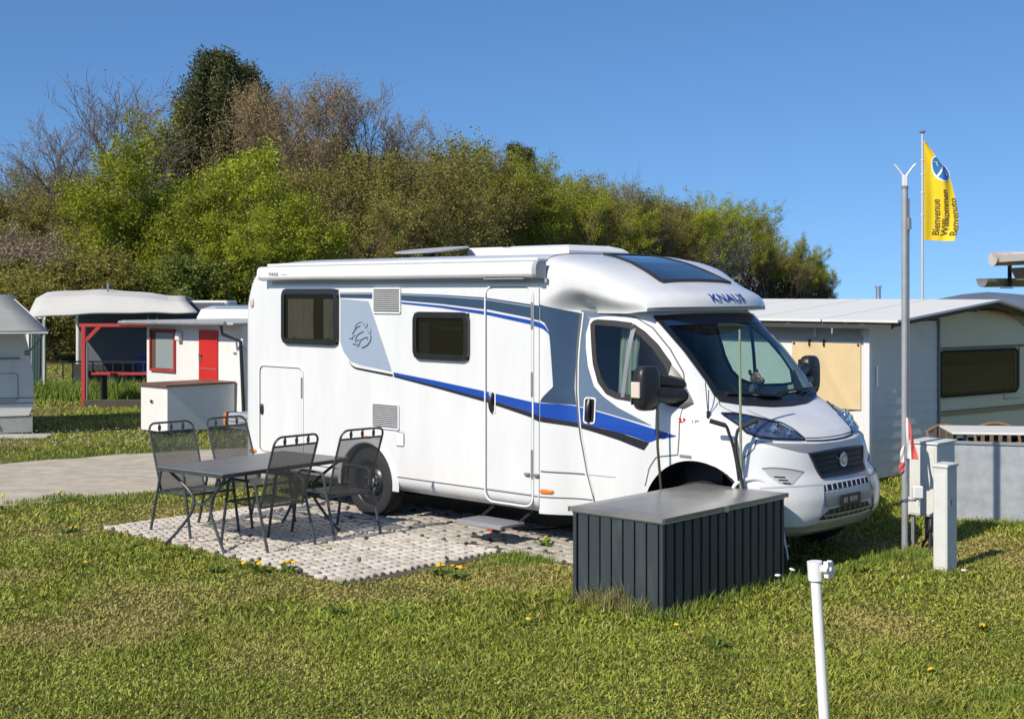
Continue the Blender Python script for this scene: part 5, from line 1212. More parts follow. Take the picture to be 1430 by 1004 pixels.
# ---------------------------------------------------------------- flag
fx, fy = (1288-715)/1890*28, 28.0
fz = lambda v: CAMZ-(v-410)/1890*28
fp = empty('flagpole', (fx, fy, 0), 0, 'thin white flagpole carrying a yellow welcome flag', 'flagpole')
MB().tube([(0, 0, 0), (0, 0, fz(186))], [.035, .024], 10).build('mast', mat('pale_mast', (.6, .6, .6), .4, .3), fp, True)
MB().lathe([(.022, fz(187)), (.06, fz(185)), (.06, fz(183.5)), (.02, fz(182))], None, 12).build('finial', GREYPL, fp, True)
for v in (224, 244, 269, 300): MB().lathe([(.034, fz(v)-.01), (.034, fz(v)+.01)], None, 8).build('halyard_ring', WHITEP, fp)
flag = empty('yellow_flag', (fx, fy, fz(335)), 0, 'yellow flag with round blue badge and three words of welcome', 'flag')
W_, H_ = .80, fz(192)-fz(332)
def flag_pt(u, v, off=0):                                 # u 0..1 from the mast, v 0 bottom..1 top
    rt = np.interp(v, [0, .12, .25, .45, .65, .75, .87, 1], [.90, 1.03, 1.05, .98, .85, .72, .42, .03])
    uu = u*min(1, rt/.001) if v > .999 else u
    x = .035+uu*W_*rt*.80
    y = .12*math.sin(5.2*uu+2.0*v)*uu+.05*math.sin(11*uu-3*v)*uu-off
    z_ = v*H_-.035*uu*(1-.4*v)-.25*uu*max(0, v-.6)**1.2
    return Vector((x, y, z_))
nu, nv = 36, 60; Vv = [flag_pt(i/nu, j/nv) for i in range(nu+1) for j in range(nv+1)]
YEL = leaf_mat('yellow_flag_cloth', (.80, .56, .02), (.86, .62, .03), transl=.25)
mesh('flag_cloth', Vv, [(i*(nv+1)+j, (i+1)*(nv+1)+j, (i+1)*(nv+1)+j+1, i*(nv+1)+j+1) for i in range(nu) for j in range(nv)], YEL, flag, True, 80)
PRN = mat('brown_print', (.10, .06, .015), .8)
for word, u in (('Bienvenue', .40), ('Willkommen', .66), ('Benvenuto', .92)):
    t = text_mesh('flag_word', word, .19, PRN, flag, Matrix.Identity(4), 0, 'LEFT', bold=.004)
    bm = bmesh.new(); bm.from_mesh(t.data); bmesh.ops.subdivide_edges(bm, edges=[e for e in bm.edges if e.calc_length() > .06], cuts=2); bm.to_mesh(t.data); bm.free()
    for vx in t.data.vertices: a_, b_ = vx.co.x, vx.co.y; vx.co = flag_pt(u-b_/(W_*.82), .05+a_*.95/H_, .008)
    t.data.update()
def flag_disc(name, cu, cv_, ru, rv, m, off, a0=0, a1=2*math.pi, cut=None):
    n = 40; Vv = [flag_pt(cu, cv_, off)]; K = 5
    for k in range(1, K+1):
        for i in range(n+1): a_ = a0+(a1-a0)*i/n; Vv.append(flag_pt(cu+ru*k/K*math.cos(a_), cv_+rv*k/K*math.sin(a_), off))
    Ff = [(0, 1+i, 2+i) for i in range(n)]+[(1+k*(n+1)+i, 1+(k+1)*(n+1)+i, 2+(k+1)*(n+1)+i, 2+k*(n+1)+i) for k in range(K-1) for i in range(n)]
    return mesh(name, Vv, Ff, m, flag, True, 80)
FB = mat('flag_blue', (.02, .15, .42), .7); FWH = mat('flag_white', (.75, .75, .72), .7)
flag_disc('badge_ring', .70, .72, .37, .135, FWH, .006)
for a0, nm in ((45, 'T'), (225, 'S')): flag_disc('badge_half', .70+.03*math.cos(R(a0+90)), .72+.012*math.sin(R(a0+90)), .31, .112, FB, .010, R(a0), R(a0+180))
for nm, u, v in (('T', .55, .765), ('S', .86, .675)):
    t = text_mesh('badge_letter', nm, .15, FWH, flag, Matrix.Identity(4), 0)
    for vx in t.data.vertices: a_, b_ = vx.co.x, vx.co.y; vx.co = flag_pt(u+a_/(W_*.7), v+b_/H_, .014)
    t.data.update()

# ---------------------------------------------------------------- open shelter at the right edge: roof corner with gutter
sh = empty('shelter_roof', (4.6, 8.6, 0), 0, 'weathered shelter roof corner with half round metal gutter', 'shelter')
def ls(u, v, D): p = at(u, v, D); return p-Vector((4.6, 8.6, 0))
g0 = ls(1371, 389, 8.45); g1 = g0+Vector((2.3, .8, .02))
def half_pipe(p, q, r, th, name, m, par):
    d = (q-p).normalized(); s = d.cross(Vector((0, 0, 1))).normalized(); up = Vector((0, 0, 1)); Vv = []; n = 12
    for c in (p, q):
        for rr_ in (r, r-th):
            for i in range(n+1): a_ = math.pi+math.pi*i/n; Vv.append(c+s*rr_*math.cos(a_)+up*rr_*math.sin(a_))
    k = n+1; Ff = []
    for i in range(n): Ff += [(i, i+1, 2*k+i+1, 2*k+i), (k+i+1, k+i, 3*k+i, 3*k+i+1), (i+1, i, k+i, k+i+1), (2*k+i, 2*k+i+1, 3*k+i+1, 3*k+i)]
    Ff += [(0, 2*k, 3*k, k), (n, k+n, 3*k+n, 2*k+n)]
    return mesh(name, Vv, Ff, m, par, True, 40)
half_pipe(g0, g1, .055, .004, 'gutter', mat('dull_zinc', (.40, .40, .39), .5, .6, var=.15, scale=6), sh)
d = (g1-g0).normalized(); r0 = ls(1386, 362, 8.3); r1 = r0+d*2.5+Vector((0, 0, .06))
MB().tube([r0, r1], .042, 12).build('roof_edge_roll', mat('stained_white_roof', (.55, .50, .46), .7, col2=(.30, .17, .12), scale=5, thr=(.55, .8)), sh, True)
MB().box(r0.x+.02, r0.x+2.5, r0.y-2.4, r0.y-.06, r0.z-.02, r0.z+.02).build('roof_deck', mat('stained_white_roof', (.55, .50, .46)), sh)
MB().prism([(r0.x+.10, r0.y-.02, r0.z-.055), (r0.x+.10, r0.y-2.2, r0.z-.055), (r0.x+.10, r0.y-2.2, r0.z-.13), (r0.x+.10, r0.y-.12, r0.z-.13)], (.09, 0, 0)).build('rafter', WOOD, sh)
MB().box(r0.x+.20, r0.x+2.45, r0.y-.09, r0.y-.055, r0.z-.13, r0.z-.045).build('fascia_board', WOOD, sh)
for t in (.18, .9, 1.7): q = g0+d*t; MB().box(q.x-.012, q.x+.012, q.y-.10, q.y+.06, q.z-.064, q.z-.058).box(q.x-.012, q.x+.012, q.y-.075, q.y-.067, q.z-.054, q.z+.08).build('gutter_hook', BLACKP, sh)
for x, y in ((.75, -.25), (2.35, -.25), (.75, -2.2), (2.35, -2.2)): MB().box(x+r0.x-.05, x+r0.x+.05, y+r0.y-.05, y+r0.y+.05, 0, r0.z-.05).build('post', WOOD, sh)
# ---------------------------------------------------------------- left hand side: caravans, awning tent, pergola, kiosk hut
CVW = mat('off_white_caravan', (.60, .60, .56), .4, var=.06, scale=2); CANV = mat('grey_canvas', (.31, .305, .285), .85, var=.07, scale=2.5, bump=.15, bscale=3); HEM = mat('pale_hem', (.66, .65, .62), .7)
lc = empty('touring_caravan', (-9.76, 20.85, 0), R(22), 'off white caravan end under a grey canvas awning roof beside the track', 'caravan')
side = [(-2.6, .32), (2.18, .32), (2.26, .50), (2.25, .95), (2.17, 1.45), (2.08, 1.78), (1.95, 2.0), (-2.6, 2.05)]
MB().prism([(x, .0, z_) for x, z_ in side], (0, 2.1, 0)).build('body', CVW, lc)
MB().box(1.2, 1.93, -.010, -.001, .86, 1.22).build('hatch_panel', CVW, lc)
for a_, b_ in (((1.2, .52), (2.245, .54)), ((1.2, .60), (2.25, .62))): MB().box(a_[0], b_[0], -.012, -.001, a_[1]-.006, a_[1]+.010).build('trim_line', GREYPL, lc)
w_ = MB().tube([(x, -.012, z_) for x, z_ in rrect(1.0, 2.02, .56, 1.0, .06)]+[(2.02, -.012, .94)], .006, 5, False).build('locker_seal', GREYPL, lc, True)
lw = empty('caravan_window'); lw.parent = lc
MB().prism([(.6, -.004, 1.22), (1.72, -.004, 1.22), (1.60, -.004, 1.75), (.6, -.004, 1.75)], (0, -.018, 0)).build('window_frame', BLACKP, lw); MB().prism([(.66, -.023, 1.27), (1.64, -.023, 1.27), (1.54, -.023, 1.70), (.66, -.023, 1.70)], (0, -.004, 0)).build('pane', mat('dark_pane', (.02, .025, .035), .06, coat=.8), lw)
MB().box(1.75, 2.05, -.05, -.001, 1.225, 1.25, ch=.008).build('grab_handle', GREYPL, lc); MB().box(2.12, 2.20, -.03, .0, 1.28, 1.36, ch=.01).build('corner_lamp', GREYPL, lc)
MB().tube([(1.2, -.05, .30), (1.55, -.05, .30)], .04, 8).blob((1.5, -.06, .34), .07, .06, .05).build('tow_coupling', SILVER, lc, True)
MB().box(1.1, 2.24, .02, .06, .05, .33).build('skirt_board', mat('grey_skirt', (.30, .30, .28), .7, var=.1), lc); MB().box(-2.4, 2.0, .2, 1.9, .22, .32).build('chassis', DARK, lc)
MB().lathe([(.1, -.08), (.29, -.09), (.31, -.05), (.31, .05), (.29, .09), (.1, .08)], Matrix.Translation((-.6, .12, .31)) @ Matrix.Rotation(R(90), 4, 'X'), 20).build('wheel', RUBBER, lc, True)
# canvas roof: sloping front sheet and valance
Vv = []; Ff = []; n = 14
for i in range(n+1):
    t = i/n
    for x0, x1, y, z_ in ((-2.8, 2.0, 2.25, 2.18), (-2.8, 2.0, 1.4, 2.235), (-2.8, 1.98, .45, 2.18), (-2.8, 2.20, -.08, 1.95), (-2.8, 2.44, -.62, 1.68), (-2.8, 2.44, -.625, 1.645)):
        Vv.append((x0+(x1-x0)*t, y, z_+.012*math.sin(t*17+y*2)))
for i in range(n):
    for k in range(5): Ff.append((i*6+k, (i+1)*6+k, (i+1)*6+k+1, i*6+k+1))
c_ = mesh('canvas_roof', Vv, Ff, CANV, lc, True, 12); md = c_.modifiers.new('thickness', 'SOLIDIFY'); md.thickness = .012
MB().tube([(-2.8, -.625, 1.655), (2.44, -.625, 1.655)], .016, 6).tube([(2.44, -.62, 1.67), (2.20, -.08, 1.945), (1.98, .45, 2.175)], .012, 6).build('hem', HEM, lc, True)
for x in (-2.6, 2.40):
    if x < 0: MB().tube([(x, -.6, 0), (x, -.6, 1.66)], .016, 6).build('awning_pole', SILVER, lc, True)
MB().tube([(2.40, -.60, 1.67), (2.20, .02, 1.35)], .012, 6).build('awning_strut', SILVER, lc, True)
bo = MB().box(-1.2, .75, -.22, .22, .0, .03, ch=.004).build('walk_board', mat('grey_board', (.42, .41, .38), .8, var=.15, scale=6)); bo.location = (-8.05, 21.35, .006); bo.rotation_euler = (0, 0, R(5)); tag(bo, 'grey walk board lying on grass below the caravan with canvas roof', 'board')

# awning tent with caravan, further back
at_ = empty('awning_tent', (-9.6, 31.0, 0), R(-4), 'long pale canvas awning tent with dark open front behind the red pergola', 'awning tent')
RCAN = mat('cream_canvas', (.50, .485, .45), .85, var=.05, scale=1.5, bump=.12, bscale=2)
rows = [(-2.0, 2.35, 3.2, 2.20), (-1.85, 2.30, 2.0, 2.30), (-1.50, 2.15, .9, 2.20), (-1.45, 2.45, -.2, 1.90)]
Vv = []; Ff = []; n = 16
prof_l = [(-1.95, 3.0, 2.20), (-1.75, 1.6, 2.28), (-1.6, .6, 2.14), (-1.35, -.45, 1.72)]; prof_r = [(1.45, 3.0, 2.12), (1.65, 1.6, 2.20), (2.0, .6, 2.08), (2.5, -.2, 1.84)]
for i in range(n+1):
    t = i/n
    for a_, b_ in zip(prof_l, prof_r):
        p = Vector(a_).lerp(Vector(b_), t); bow = .16*math.sin(math.pi*min(1, t*1.15)) if a_[1] < 3 else .1*math.sin(math.pi*t); Vv.append((p.x, p.y, p.z+bow*(.3 if a_[1] < 0 else .6)+.01*math.sin(t*19)))
for i in range(n):
    for k in range(3): Ff.append((i*4+k, (i+1)*4+k, (i+1)*4+k+1, i*4+k+1))
c_ = mesh('canvas_roof', Vv, Ff, RCAN, at_, True, 8); md = c_.modifiers.new('thickness', 'SOLIDIFY'); md.thickness = .02
MB().tube(smooth_path([Vv[i*4+3] for i in range(0, n+1, 2)], 3), .018, 6).build('front_hem', mat('green_grey_hem', (.12, .15, .13), .7), at_, True)
BACKW = mat('blue_grey_canvas', (.10, .11, .135), .85, var=.08, scale=2)
MB().box(-1.1, 2.5, 1.9, 1.94, .55, 2.05).build('back_wall', BACKW, at_); MB().box(-1.2, 2.6, 1.95, 2.8, .3, 2.1, ch=.05).build('caravan_body', CVW, at_)
MB().box(-1.2, 2.5, 1.86, 1.9, .1, .56).build('lower_wall', mat('dark_lower_wall', (.03, .032, .04), .8), at_)
for k in range(9): MB().box(-.95+k*.24, -.925+k*.24, .55, .575, .1, .66).build('railing_bar', BLACKP, at_)
MB().box(-1.05, 1.2, .545, .58, .66, .70).build('railing_top', BLACKP, at_)
for x in (-1.30, -.95, 1.35, 1.55): MB().tube([(x, -.30+.1*x, 0), (x, -.30+.1*x, 1.74+.06*x)], .022, 6).build('tent_pole', mat('dark_green_pole', (.06, .09, .075), .5), at_, True)
def drape(x0, x1, y, z0, z1, m, nm):
    n = 24; Vv = []
    for i in range(n+1): t = i/n; x = x0+(x1-x0)*t; yy = y+.03*math.sin(t*22); Vv += [(x, yy, z0), (x, yy+.02, z1)]
    return mesh(nm, Vv, [(2*i, 2*i+2, 2*i+3, 2*i+1) for i in range(n)], m, at_, True, 80)
drape(-1.85, -1.36, .55, .1, 1.75, mat('white_drape', (.62, .62, .60), .85), 'side_curtain'); drape(-1.36, -1.12, -.20, .1, 1.70, mat('green_grey_drape', (.20, .26, .24), .85), 'side_curtain')
MB().box(.70, 1.35, .9, 1.4, .35, .78, ch=.04).build('blue_cushion', mat('blue_cover', (.02, .04, .22), .8), at_); MB().box(1.6, 2.5, .7, 1.6, .3, .72, ch=.03).build('grey_chest', mat('grey_chest', (.16, .17, .18), .7), at_)
MB().box(1.6, 2.1, 1.84, 1.86, .95, 1.5).build('wall_picture', mat('pale_picture', (.45, .48, .52), .6), at_)
MB().tube([(-.1, 1.2, 2.25), (-.1, 1.2, 2.52)], .03, 8).build('flue_pipe', SILVER, at_, True)

# red pergola with bench
REDP = mat('red_painted_wood', (.42, .035, .022), .6, var=.18, scale=5, bump=.1, bscale=40)
pg_ = empty('red_pergola', (-8.64, 27.3, 0), R(-3), 'red painted timber pergola frame standing in rank grass', 'pergola')
MB().box(-.038, .038, -.038, .038, 0, 1.60).build('post', REDP, pg_); MB().box(1.75, 1.87, -.06, .06, 0, 1.60).build('post', REDP, pg_)
MB().box(-.08, 1.98, -.035, .035, 1.601, 1.665).build('beam', REDP, pg_); MB().box(.75, 1.4, -.055, -.036, 1.63, 1.69).build('beam_board', REDP, pg_)
MB().prism([(.046, -.03, 1.27), (.046, -.03, 1.37), (.27, -.03, 1.60), (.37, -.03, 1.60)], (0, .06, 0)).build('brace', REDP, pg_)
MB().box(.062, .085, -.03, .03, 0, 1.2).build('grey_batten', GREYPL, pg_)
be = empty('red_bench', (-7.9, 28.0, 0), R(-2), 'long red wooden bench table behind the pergola post', 'bench')
MB().box(-.75, .75, -.2, .2, .60, .64).build('table_top', REDP, be)
for x in (-.55, .55): MB().box(x-.02, x+.02, -.15, .15, 0, .60).build('leg', DARK, be)
kb = MB().box(-.2, 1.4, -.06, .06, 0, .14, ch=.01).build('low_kerb', mat('dark_kerb', (.07, .06, .05), .9, var=.2)); kb.location = (-8.4, 27.2, 0); tag(kb, 'low dark timber edging at foot of red pergola', 'edging')

# kiosk hut
HX, HY = -9.02, 4.361
hut = empty('kiosk_hut', VW(HX, HY), ANG, 'small white kiosk hut with red door and red framed window', 'hut')
HW = mat('white_hut_board', (.70, .69, .66), .55, var=.04, scale=3)
MB().box(0, 2.95, 0, 2.0, .05, 1.75).build('wall', HW, hut)
MB().prism([(-.38, -.28, 1.755), (-.38, 2.2, 1.755), (-.38, 2.2, 1.785), (-.38, -.28, 1.785)], (3.45, 0, 0)).build('roof', mat('grey_roof_felt', (.42, .42, .40), .7, var=.08), hut)
MB().tube([(-.40, -.32, 1.745), (2.90, -.32, 1.775)], .035, 8).build('gutter', mat('dull_zinc', (.40, .40, .39), .5, .6), hut, True)
MB().tube([(2.78, -.32, 1.75), (2.80, -.30, 1.60), (3.03, -.10, 1.48), (3.06, -.05, .1)], .030, 8).build('downpipe', BLACKP, hut, True)
hw = empty('window'); hw.parent = hut
MB().box(.17, .94, -.012, -.002, .90, 1.62).build('window_recess', mat('brown_reveal', (.10, .06, .035), .7), hw)
MB().box(.33, .91, -.022, -.013, .94, 1.58).build('pane', mat('grey_blind_glass', (.26, .29, .31), .12, coat=.6), hw)
for b_ in ((.15, .96, .885, .925), (.15, .96, 1.60, 1.64), (.15, .185, .926, 1.599), (.925, .96, .926, 1.599)): MB().box(b_[0], b_[1], -.045, -.003, b_[2], b_[3]).build('window_frame', REDP, hw)
hd_ = empty('door'); hd_.parent = hut
MB().box(1.70, 2.25, -.030, -.002, .08, 1.645, ch=.004).build('door_leaf', mat('bright_red_paint', (.50, .022, .014), .4, var=.05, scale=3), hd_)
MB().box(1.725, 1.775, -.05, -.031, 1.10, 1.20, ch=.006).tube([(1.74, -.06, 1.22), (1.82, -.06, 1.22)], .012, 6).build('door_lock', SILVER, hd_)
MB().box(1.71, 2.24, -.034, -.031, .985, .995).build('door_rail', GREYPL, hd_)
MB().box(1.05, 1.17, -.10, -.002, 1.44, 1.60, ch=.02).build('wall_lamp', WHITEP, hut); MB().box(2.70, 2.78, -.02, -.002, 1.26, 1.29).build('wall_plate', GREYPL, hut); MB().box(2.96, 3.02, .25, .40, 1.45, 1.62).build('meter_plate', GREYPL, hut)
cb = empty('counter_cabinet', VW(HX+1.98, HY-1.318), ANG, 'low white cabinet with brown top in front of kiosk hut', 'cabinet')
MB().box(0, .785, 0, 1.28, .05, .775).build('cabinet_body', HW, cb); MB().box(-.06, .82, -.05, 1.29, .776, .806, ch=.004).build('cabinet_top', mat('brown_board', (.16, .075, .05), .6, var=.2, scale=6), cb)
MB().box(.02, .765, .02, 1.26, 0, .05).build('plinth', DARK, cb); MB().box(.30, .38, -.02, -.001, .50, .55).build('cabinet_latch', SILVER, cb)

# white vehicle parked behind the hut: only the roof shows over it
wv = empty('parked_camper', (-4.2, 28.6, 0), R(-38), 'white camper parked behind the kiosk hut, only roof in view', 'camper')
pr = [(-1.0, .35), (1.0, .35), (1.03, 1.2), (.98, 1.75), (.86, 1.93), (.6, 1.99), (-.6, 1.99), (-.86, 1.93), (-.98, 1.75), (-1.03, 1.2)]
MB().prism([(-2.6, y, z_) for y, z_ in pr], (5.2, 0, 0)).build('body', WHITE, wv)
MB().box(-1.6, -.9, -.35, .35, 1.991, 2.06, ch=.02).build('roof_hatch', WHITEP, wv); MB().box(.4, 1.6, -.45, .3, 1.991, 2.045, ch=.02).build('roof_box', WHITEP, wv)
MB().box(-2.3, -1.0, -.8, -.76, 1.995, 2.03).build('roof_rail', SILVER, wv)
for x in (-1.6, 1.7):
    for y in (-.95, .95): MB().lathe([(.12, -.09), (.31, -.1), (.34, -.06), (.34, .06), (.31, .1), (.12, .09)], Matrix.Translation((x, y, .34)) @ Matrix.Rotation(R(90), 4, 'X'), 20).build('wheel', RUBBER, wv, True)
MB().box(-1.9, -.6, -1.045, -1.02, 1.1, 1.6).box(.3, 1.3, -1.045, -1.02, 1.1, 1.6).build('window', mat('dark_pane', (.02, .025, .035)), wv)
# ---------------------------------------------------------------- trees: woodland edge behind the camp
BARK = mat('grey_brown_bark', (.085, .068, .052), .9, col2=(.15, .125, .10), scale=5, bump=.3, bscale=20)
TWIG = mat('twig_brown', (.19, .135, .08), .9, col2=(.28, .205, .125), scale=2); TWIGP = mat('twig_grey', (.15, .12, .115), .9, col2=(.23, .185, .17), scale=2)
def tubes(segs, k=4):
    """segments (p0,p1,r0,r1) -> numpy prism mesh"""
    S = np.array([[*a_, *b_, r0, r1] for a_, b_, r0, r1 in segs]); p0, p1 = S[:, :3], S[:, 3:6]; r0, r1 = S[:, 6:7], S[:, 7:8]
    d = p1-p0; d /= np.linalg.norm(d, axis=1)[:, None]+1e-9
    up = np.where(np.abs(d[:, 2:3]) < .9, [[0, 0, 1.]], [[1., 0, 0]]); u = np.cross(d, up); u /= np.linalg.norm(u, axis=1)[:, None]; w = np.cross(d, u)
    n = len(S); V = np.zeros((n, 2*k, 3)); 
    for j in range(k):
        a_ = 2*math.pi*j/k; o_ = u*math.cos(a_)+w*math.sin(a_); V[:, j] = p0+o_*r0; V[:, k+j] = p1+o_*r1
    base = np.arange(n)[:, None]*2*k; Fq = np.concatenate([base+np.array([j, (j+1) % k, k+(j+1) % k, k+j]) for j in range(k)], 0)
    return V.reshape(-1, 3), Fq
def grow(seed, H, spread, levels=4, trunk_frac=.28, up=.25, nb=(9, 6, 5, 4), twig_len=.55, r0=.16, crook=.18, start=.25, rmin=.008):
    rd = random.Random(seed); big = []; small = []; tips = []
    def rv(): return Vector((rd.gauss(0, 1), rd.gauss(0, 1), rd.gauss(0, 1)))
    def branch(p, d, L, r, lev):
        ns = 5 if lev < 2 else 3; pts = [p.copy()]; q = p.copy(); dd = d.copy()
        for i in range(ns):
            dd = (dd+rv()*crook*(.5 if lev == 0 else 1)+Vector((0, 0, up*(.12 if lev else .3)))).normalized(); q2 = q+dd*L/ns
            ra = r*(1-.75*i/ns); rb = r*(1-.75*(i+1)/ns); (big if ra > .028 else small).append((tuple(q), tuple(q2), ra, rb)); q = q2; pts.append(q.copy())
        if lev >= levels-1:
            tips.extend([(pts[k], dd.copy()) for k in range(1, len(pts))]); return
        n = nb[lev]; st = start if lev == 0 else .25
        for i in range(n):
            t = st+(1-st)*(i+rd.random()*.8)/n; k = min(ns-1, int(t*ns)); f = t*ns-k; b = pts[k].lerp(pts[k+1], min(1, f))
            ax = (pts[k+1]-pts[k]).normalized(); side = rv(); side = (side-ax*side.dot(ax)).normalized()
            spread_ = spread*(1.1-.45*t if lev == 0 else 1); nd = (ax*(1-.55*min(1, spread_))+side*spread_+Vector((0, 0, up))).normalized()
            ll = L*(.62-.30*t*(1 if lev == 0 else .6))*rd.uniform(.75, 1.2) if lev < levels-2 else twig_len*rd.uniform(.7, 1.3)
            branch(b, nd, ll, max(rmin, r*(1-.7*t)*.55), lev+1)
        tips.append((pts[-1], dd.copy()))
    branch(Vector((0, 0, -.1)), Vector((rd.uniform(-.06, .06), rd.uniform(-.06, .06), 1)), H*.93, r0, 0)
    return big, small, tips
def leaves(tips, per, size, spread, seed, flat=.4, drop=0, asp=.33, clump=-9, k=2.6):
    rg = np.random.default_rng(seed); P = np.array([list(t[0]) for t in tips])
    if clump > -1:                                        # leaf masses gather in clumps with gaps between
        ph = rg.uniform(0, 6.28, 6)
        f = np.sin(k*P[:, 0]+ph[0])*np.sin(k*P[:, 1]+ph[1])+np.sin(k*1.25*P[:, 2]+ph[2])*np.sin(k*.9*P[:, 0]+ph[3])+.5*np.sin(k*1.7*P[:, 1]+ph[4])*np.sin(k*1.5*P[:, 2]+ph[5])
        P = P[f > clump]
    P = np.repeat(P, per, 0); n = len(P)
    P = P+rg.normal(0, spread, (n, 3)); P[:, 2] -= drop*rg.random(n)
    a_ = rg.uniform(0, 2*np.pi, n); nz_ = rg.uniform(-1, 1, n)*(1-flat)+flat; nr = np.sqrt(np.maximum(0, 1-nz_**2)); N_ = np.stack([nr*np.cos(a_), nr*np.sin(a_), nz_], 1)
    up = rg.normal(0, 1, (n, 3)); U = np.cross(N_, up); U /= np.linalg.norm(U, axis=1)[:, None]+1e-9; W = np.cross(N_, U); s = (size*rg.uniform(.6, 1.35, n))[:, None]
    V = np.stack([P-U*s*.5, P-W*s*asp, P+U*s*.5, P+W*s*asp], 1).reshape(-1, 3); Fq = np.arange(n)[:, None]*4+np.array([0, 1, 2, 3]); return V, Fq
PROTO = {}
def proto(name, big, small, lv, lmat, tmat=TWIG, Hh=10):
    parts = []
    V, Fq = tubes(big, 6); parts.append(('trunk', V, Fq, BARK))
    V, Fq = tubes(small, 3); parts.append(('branches', V, Fq, tmat))
    if lv is not None: parts.append(('crown', lv[0], lv[1], lmat))
    out = []
    for nm, V, Fq, m in parts:
        me_o = npmesh(nm, V, Fq, m); me = me_o.data; bpy.data.objects.remove(me_o); out.append((nm, me))
    Hh = float(np.percentile(np.concatenate([p[1][:, 2] for p in parts]), 99.85)); PROTO[name] = (out, Hh)
LIME = leaf_mat('fresh_lime_leaves', (.23, .275, .02), (.43, .45, .04), (.32, .36, .03), .42); OLIVE = leaf_mat('olive_bud_leaves', (.20, .18, .042), (.36, .33, .075), (.275, .25, .055), .38)
BROWN = leaf_mat('brown_buds', (.25, .175, .075), (.40, .30, .13), None, .3); YGREEN = leaf_mat('yellow_green_leaves', (.25, .275, .03), (.43, .43, .06), (.34, .35, .045), .40)
DARKN = leaf_mat('dark_needles', (.045, .058, .020), (.10, .105, .034), None, .15); BLOSS = leaf_mat('white_blossom', (.42, .38, .34), (.60, .56, .50), None, .3); PINKB = leaf_mat('pinkish_blossom', (.27, .20, .135), (.38, .29, .20), None, .3)
DEEP = leaf_mat('deep_green_leaves', (.085, .115, .018), (.17, .20, .035), None, .3)
for i, sd_ in enumerate((3, 14)):
    b, s, t = grow(sd_, 10, .95, 4, nb=(15, 8, 6), twig_len=.75, r0=.17, start=.14); proto('lime%d' % i, b, s, leaves(t, 15, .165, .20, sd_, .5, clump=-.15), LIME)
for i, sd_ in enumerate((5, 21)):
    b, s, t = grow(sd_, 10, .75, 4, nb=(14, 8, 6), twig_len=.65, r0=.14, up=.35, start=.3); proto('ygreen%d' % i, b, s, leaves(t, 9, .15, .17, sd_, .4, clump=-.15), YGREEN)
for i, sd_ in enumerate((8, 33)):
    b, s, t = grow(sd_, 10, .8, 4, nb=(15, 9, 6), twig_len=.7, r0=.16, up=.3, start=.18); proto('olive%d' % i, b, s, leaves(t, 6, .14, .16, sd_, .3, clump=-.2), OLIVE)
for i, sd_ in enumerate((10, 44)):
    b, s, t = grow(sd_, 10, .7, 4, nb=(14, 9, 8), twig_len=.8, r0=.15, up=.4, start=.25, rmin=.012); proto('brown%d' % i, b, s, leaves(t, 2, .085, .10, sd_, .2), BROWN, TWIG)
for i, sd_ in enumerate((12, 55)):
    b, s, t = grow(sd_, 10, .62, 4, nb=(13, 10, 6), twig_len=.75, r0=.22, up=.30, crook=.13, start=.35, rmin=.014); proto('bare%d' % i, b, s, leaves(t, 1, .07, .05, sd_, .2), BROWN, TWIGP)
for i, sd_ in enumerate((81, 92, 97)):
    b, s, t = grow(sd_, 10, .6, 4, nb=(12, 8, 6), twig_len=.6, r0=.13, up=.35, start=.46); proto('tall%d' % i, b, s, leaves(t, 7, .125, .15, sd_, .4, clump=-.35, k=4.4), (YGREEN, LIME, OLIVE)[i], TWIG)
b, s, t = grow(61, 10, .85, 4, nb=(14, 8, 6), twig_len=.6, r0=.13, start=.2); proto('blossom', b, s, leaves(t, 4, .13, .14, 61, .3), BLOSS, TWIGP)
b, s, t = grow(71, 5, 1.1, 4, nb=(12, 8, 6), twig_len=.5, r0=.07, start=.06); proto('pinkbush', b, s, leaves(t, 4, .11, .13, 71, .3), PINKB, TWIGP, 5)
b, s, t = grow(72, 5, 1.1, 4, nb=(13, 8, 6), twig_len=.5, r0=.07, start=.05); proto('bush0', b, s, leaves(t, 5, .15, .16, 72, .4), OLIVE, TWIG, 5)
b, s, t = grow(73, 5, 1.1, 4, nb=(13, 8, 6), twig_len=.5, r0=.07, start=.05); proto('bush1', b, s, leaves(t, 5, .16, .16, 73, .4), DEEP, TWIG, 5)
def conifer(seed, H):
    rd = random.Random(seed); big = [((0, 0, -.1), (0, 0, H*.5), .16, .09), ((0, 0, H*.5), (0, 0, H), .09, .01)]; small = []; tips = []
    z_ = H*.10
    while z_ < H*.985:
        t = z_/H; L_ = (1-t)**.8*H*.37*rd.uniform(.7, 1.1)+.22; n = rd.randint(5, 7)
        for k in range(n):
            a_ = 2*math.pi*(k+rd.random()*.6)/n; l = L_*rd.uniform(.7, 1.12); p = Vector((0, 0, z_)); d = Vector((math.cos(a_), math.sin(a_), .12+.35*t)); prev = p
            for i in range(1, 7):
                q = p+d*l*i/6+Vector((0, 0, -.10*l*(i/6)**1.5+.06*l*(i/6)**3)); small.append((tuple(prev), tuple(q), .03*(1-i/7)+.006, .03*(1-(i+1)/7)+.004)); prev = q
                sd2 = d.cross(Vector((0, 0, 1))).normalized()
                for s2 in (-1, 0, 1): tips.append((q+sd2*s2*rd.uniform(.1, .45)*l*.32*(1.15-i/7)+Vector((0, 0, rd.uniform(-.12, .05))), d))
        z_ += H*.027
    return big, small, tips
for i, sd_ in enumerate((4, 9)):
    b, s, t = conifer(sd_, 10); proto('conifer%d' % i, b, s, leaves(t, 16, .15, .15, sd_, .2, .1, .14), DARKN)
